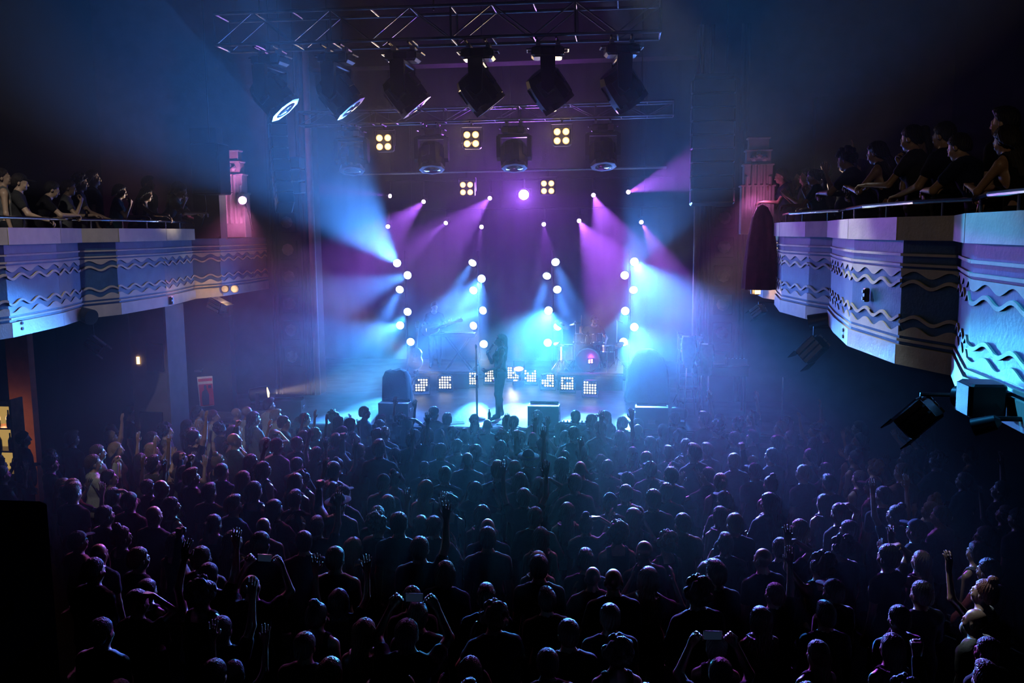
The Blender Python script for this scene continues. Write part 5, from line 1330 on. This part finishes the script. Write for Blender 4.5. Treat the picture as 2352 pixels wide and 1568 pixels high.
# ================================================================== CROWD ON THE FLOOR
cr = random.Random(29)
POSE_W = [('relaxed_m', 26), ('relaxed_f', 22), ('stout_m', 9), ('clap_m', 6), ('clap_f', 6), ('raise_m', 4), ('raise_f', 4), ('fist_m', 4), ('phone_m', 1), ('both_f', 3), ('hand_head_f', 4), ('crossed_m', 6)]
POSE_TXT = {'relaxed_m': 'standing still', 'relaxed_f': 'standing still', 'stout_m': 'hand at waist', 'clap_m': 'clapping hands', 'clap_f': 'clapping hands', 'raise_m': 'raising one arm', 'raise_f': 'raising one arm', 'fist_m': 'raising a fist', 'phone_m': 'holding up phone', 'both_f': 'both arms raised', 'hand_head_f': 'hand on head', 'crossed_m': 'arms crossed'}
HAIR_TXT = {None: 'bald', 'short': 'short-haired', 'quiff': 'quiff-haired', 'bob': 'bob-haired', 'long': 'long-haired', 'wavy': 'wavy-haired', 'ponytail': 'ponytailed', 'bun': 'bun-haired', 'curly': 'curly-haired', 'cap': 'cap-wearing', 'brim': 'brim-hatted', 'beanie': 'beanie-wearing'}
def pick(r, tbl):
    tot = sum(w for _, w in tbl); x = r.uniform(0, tot)
    for k, w in tbl:
        x -= w
        if x <= 0: return k
    return tbl[-1][0]
crowd = []
ROWS, RSP, XSP = 18, 0.572, 0.635
for r in range(ROWS):
    y = 15.62 - RSP * r
    lo_x, hi_x = aty(0, 1000, y).x - 0.25, aty(IMW, 1000, y).x + 0.2
    lo_x, hi_x = max(lo_x, -11.0), min(hi_x, 5.2)
    x = lo_x + cr.uniform(0, XSP)
    while x < hi_x:
        xx, yy = x + cr.uniform(-0.08, 0.08), y + cr.uniform(-0.13, 0.13)
        x += XSP * cr.uniform(0.9, 1.12) * (1.35 if (xx < -8.6 or xx > 3.4) else 1.0)
        px, py = proj((xx, yy, 1.65))
        if (px < 135 and py > 1090) or (yy < 7.2 and xx < q.x + 0.32): continue
        if abs(xx - pil.location.x) < 0.6 and abs(yy - pil.location.y) < 0.6: continue
        if yy > 13.0 and xx < -9.3: continue
        if py > IMH + 70: continue
        pose = pick(cr, POSE_W); fem = pose.endswith('_f')
        hair = pick(cr, [('long', 34), ('wavy', 14), ('bob', 14), ('ponytail', 14), ('bun', 9), ('short', 8), ('curly', 7)] if fem else [('short', 46), ('quiff', 16), (None, 9), ('cap', 8), ('curly', 7), ('beanie', 3), ('bob', 4), ('wavy', 3)])
        hc = pick(cr, [('black', 30), ('dark', 34), ('brown', 20), ('blond', 10), ('grey', 3), ('red', 3)])
        tcn = pick(cr, [('black', 28), ('charcoal', 16), ('grey', 18), ('white', 17), ('navy', 9), ('plaid', 5), ('maroon', 5), ('teal', 3), ('tan', 2), ('olive', 2)])
        crowd.append(dict(r=r, x=xx, y=yy, pose=pose, hair=hair, hc=hc, tc=tcn, sk=pick(cr, [(0, 28), (1, 26), (2, 14), (3, 26), (4, 6)]), sc=cr.gauss(0.985 if not fem else 0.94, 0.032), yaw=cr.gauss(0, 0.16)))
OVR = [(945, 1005, 'raise_m', 'short', 'black', 'black', 1.0), (1377, 978, 'relaxed_m', 'short', 'black', 'tan', 1.05), (1422, 1000, 'both_f', 'long', 'dark', 'black', 1.02), (1196, 1000, 'both_f', 'ponytail', 'brown', 'black', 0.92),
       (766, 1075, 'relaxed_m', 'short', 'grey', 'white', 1.04), (1143, 1075, 'relaxed_m', 'quiff', 'blond', 'charcoal', 1.05), (1212, 1048, 'raise_m', 'brim', 'black', 'black', 1.0), (780, 1150, 'fist_m', 'brim', 'black', 'white', 1.0),
       (917, 1195, 'relaxed_m', 'short', 'black', 'black', 1.08), (965, 1250, 'raise_m', 'short', 'dark', 'teal', 1.06), (812, 1250, 'relaxed_f', 'long', 'blond', 'white', 0.96), (1122, 1228, 'relaxed_m', 'short', 'black', 'grey', 1.04),
       (1418, 1218, 'relaxed_f', 'curly', 'blond', 'navy', 1.0), (1405, 1322, 'stout_m', None, 'black', 'charcoal', 1.04), (1245, 1295, 'relaxed_m', 'short', 'black', 'charcoal', 1.03), (1602, 1352, 'stout_m', 'curly', 'black', 'black', 1.05),
       (1325, 1440, 'relaxed_m', 'short', 'dark', 'grey', 1.0), (1413, 1488, 'relaxed_f', 'curly', 'black', 'charcoal', 1.0), (1385, 1415, 'relaxed_m', 'short', 'dark', 'black', 1.0), (478, 1365, 'raise_f', 'curly', 'black', 'charcoal', 1.08),
       (728, 1405, 'relaxed_f', 'bun', 'black', 'navy', 1.0), (845, 1445, 'relaxed_f', 'long', 'blond', 'black', 0.98), (758, 1532, 'relaxed_f', 'long', 'blond', 'white', 0.97), (925, 1440, 'phone_m', 'short', 'black', 'black', 1.06),
       (1928, 1172, 'hand_head_f', 'ponytail', 'brown', 'black', 1.0), (2055, 1175, 'both_f', 'bun', 'black', 'black', 1.0), (1206, 1135, 'both_f', 'short', 'black', 'black', 1.02), (575, 1335, 'phone_m', None, 'black', 'charcoal', 1.0),
       (315, 1375, 'hand_head_f', 'short', 'grey', 'black', 1.0), (495, 1420, 'raise_m', 'short', 'black', 'black', 0.98), (680, 1100, 'relaxed_f', 'long', 'blond', 'maroon', 1.0), (1500, 1140, 'stout_m', 'short', 'black', 'black', 1.05),
       (1880, 1290, 'raise_f', 'curly', 'brown', 'black', 1.0), (2040, 1270, 'hand_head_f', 'short', 'black', 'charcoal', 1.04), (770, 1275, 'relaxed_m', 'short', 'black', 'white', 1.04), (355, 1060, 'raise_m', 'quiff', 'dark', 'grey', 1.0), (600, 1240, 'relaxed_m', 'short', 'black', 'black', 1.06)]
used = set()
for px, py, pose, hair, hc, tcn, sc in OVR:
    tgt = atz(px, py, 1.66 * sc)
    best = min((i for i in range(len(crowd)) if i not in used), key=lambda i: (crowd[i]['x'] - tgt.x) ** 2 + (crowd[i]['y'] - tgt.y) ** 2)
    used.add(best); p = crowd[best]
    p.update(x=tgt.x, y=tgt.y, pose=pose, hair=hair, hc=hc, tc=tcn, sc=sc, yaw=cr.gauss(0, 0.06))
# keep people off each other's toes
for it in range(30):
    for p in crowd: p['y'] = min(p['y'], LIP_Y - 0.66)
    for i in range(len(crowd)):
        a = crowd[i]
        for j in range(i + 1, len(crowd)):
            b = crowd[j]
            if abs(a['y'] - b['y']) > 0.5 or abs(a['x'] - b['x']) > 0.6: continue
            dx, dy = b['x'] - a['x'], b['y'] - a['y']
            d = math.hypot(dx / 0.54, dy / 0.44)
            if 1e-6 < d < 1:
                f = (1 - d) * 0.5
                wa, wb = (0.08 if i in used else 1), (0.08 if j in used else 1)
                s = wa + wb
                a['x'] -= dx * f * wa / s * 2; a['y'] -= dy * f * wa / s * 2; b['x'] += dx * f * wb / s * 2; b['y'] += dy * f * wb / s * 2
rows = {}
for p in crowd: rows.setdefault(p['r'], []).append(p)
for r, ps in rows.items():
    for k, p in enumerate(sorted(ps, key=lambda q: q['x'])): p['k'] = k + 1
for p in crowd:
    yaw = math.atan2(-(-2.6 - p['x']), 18.8 - p['y']) + p['yaw']
    lab = f"{HAIR_TXT[p['hair']]} person in {p['tc']} top {POSE_TXT[p['pose']]}, {ORD[p['k']]} from poster side, {ORD[p['r'] + 1]} row from stage"
    hcol = (TCOL['black'] if p['tc'] != 'black' else TCOL['navy']) if p['hair'] in HATS else HCOL[p['hc']]
    o = place_person(p['pose'], (p['x'], p['y'], 0), yaw, p['sc'], p['hair'], hcol, TCOL[p['tc']], lab, 'crowd standing on the floor', SKIN[p['sk']])
    if p['pose'] == 'phone_m':
        wr_ = P_['phone_m']['wrist']
        q = sum(((Vector(wr_[s][0]) + Vector(wr_[s][1]) * 0.10) for s in (-1, 1)), Vector()) / 2
        ph = thing('phone', f"phone held up by the {ORD[p['k']]} person from poster side, {ORD[p['r'] + 1]} row from stage", 'phone', o.matrix_world @ q, rotz(yaw), 'phones held up in the crowd')
        MB().box((0, 0.0, 0), (0.15, 0.009, 0.075), bevel=0.003).build('case', 'black_plastic', ph)
        MB().box((0, -0.006, 0), (0.138, 0.002, 0.066)).build('screen', 'phone_screen', ph)

# ================================================================== PEOPLE ON THE BALCONIES
bal = random.Random(5)
right = [(1790, 420, 'rail_m', 3.05), (1812, 395, 'rail_f', 3.05), (1838, 402, 'relaxed_f', 3.4), (1850, 400, 'clap_m', 3.25), (1868, 385, 'rail_m', 3.6), (1888, 398, 'rail_f', 3.1), (1908, 388, 'rail_m', 3.5), (1945, 345, 'clap_f', 3.5), (1972, 352, 'raise_m', 3.9), (1996, 362, 'lean_m', 3.3), (2056, 350, 'lean_f', 3.2), (2102, 288, 'relaxed_f', 3.65), (2124, 300, 'rail_f', 3.1), (2186, 300, 'rail_m', 3.25), (2268, 345, 'lean_m', 3.25), (2308, 268, 'relaxed_m', 3.35), (2358, 385, 'lean_f', 3.15)]
nmR = [('short', 'dark'), ('long', 'dark'), ('bob', 'black'), ('short', 'black'), ('quiff', 'dark'), ('ponytail', 'dark'), ('cap', 'black'), ('long', 'black'), ('short', 'dark'), ('curly', 'black'), ('wavy', 'dark'), ('long', 'blond'), ('ponytail', 'black'), ('short', 'black'), ('short', 'dark'), ('quiff', 'black'), ('long', 'dark')]
BTXT = dict(POSE_TXT, lean_m='leaning far over', lean_f='leaning over', rail_m='hands on rail', rail_f='hand at face')
def balcony(lst, looks, side, group):
    for k, ((px, py, pose, X), (hair, hc)) in enumerate(zip(lst, looks)):
        p = atx(px, py, X)
        tcn = bal.choice(['black', 'black', 'charcoal', 'navy', 'grey', 'teal'])
        yaw = math.atan2(-(-2.6 - X), 18.5 - p.y) * (1.15 if X > 0 else 1.25) + bal.gauss(0, 0.08)
        fr = {'lean_m': 0.9, 'lean_f': 0.94, 'rail_m': 0.99}.get(pose, 1.0)
        sc = max(0.92, min(1.1, (p.z - BZ + 0.07) / (1.735 * fr)))
        place_person(pose, (X, p.y, BZ), yaw, sc, hair, TCOL['black'] if hair in HATS else HCOL[hc], TCOL[tcn], f"{HAIR_TXT[hair]} person in {tcn} top {BTXT[pose]}, {ORD[k + 1]} from the {side}", group, SKIN[bal.choice([0, 1, 3, 3])])
balcony(right, nmR, 'drape along the balcony rail', 'people at the drape-side balcony rail')
left = [(402, 442, 'rail_m', -9.25), (394, 425, 'rail_f', -8.65), (378, 445, 'lean_m', -8.75), (340, 415, 'relaxed_m', -9.0), (308, 450, 'lean_f', -8.6), (258, 440, 'rail_f', -8.55), (213, 402, 'relaxed_m', -8.85), (172, 415, 'rail_m', -8.75), (138, 425, 'rail_f', -8.65), (72, 452, 'lean_m', -8.6), (32, 425, 'rail_m', -8.4), (6, 400, 'relaxed_f', -8.5)]
nmL = [('short', 'dark'), ('long', 'brown'), ('short', 'black'), ('quiff', 'dark'), ('long', 'dark'), ('bob', 'dark'), ('long', 'brown'), ('curly', 'black'), ('short', 'brown'), ('short', 'black'), ('cap', 'black'), ('ponytail', 'dark')]
balcony(left, nmL, 'stepped tower along the balcony', 'people at the poster-side balcony rail')
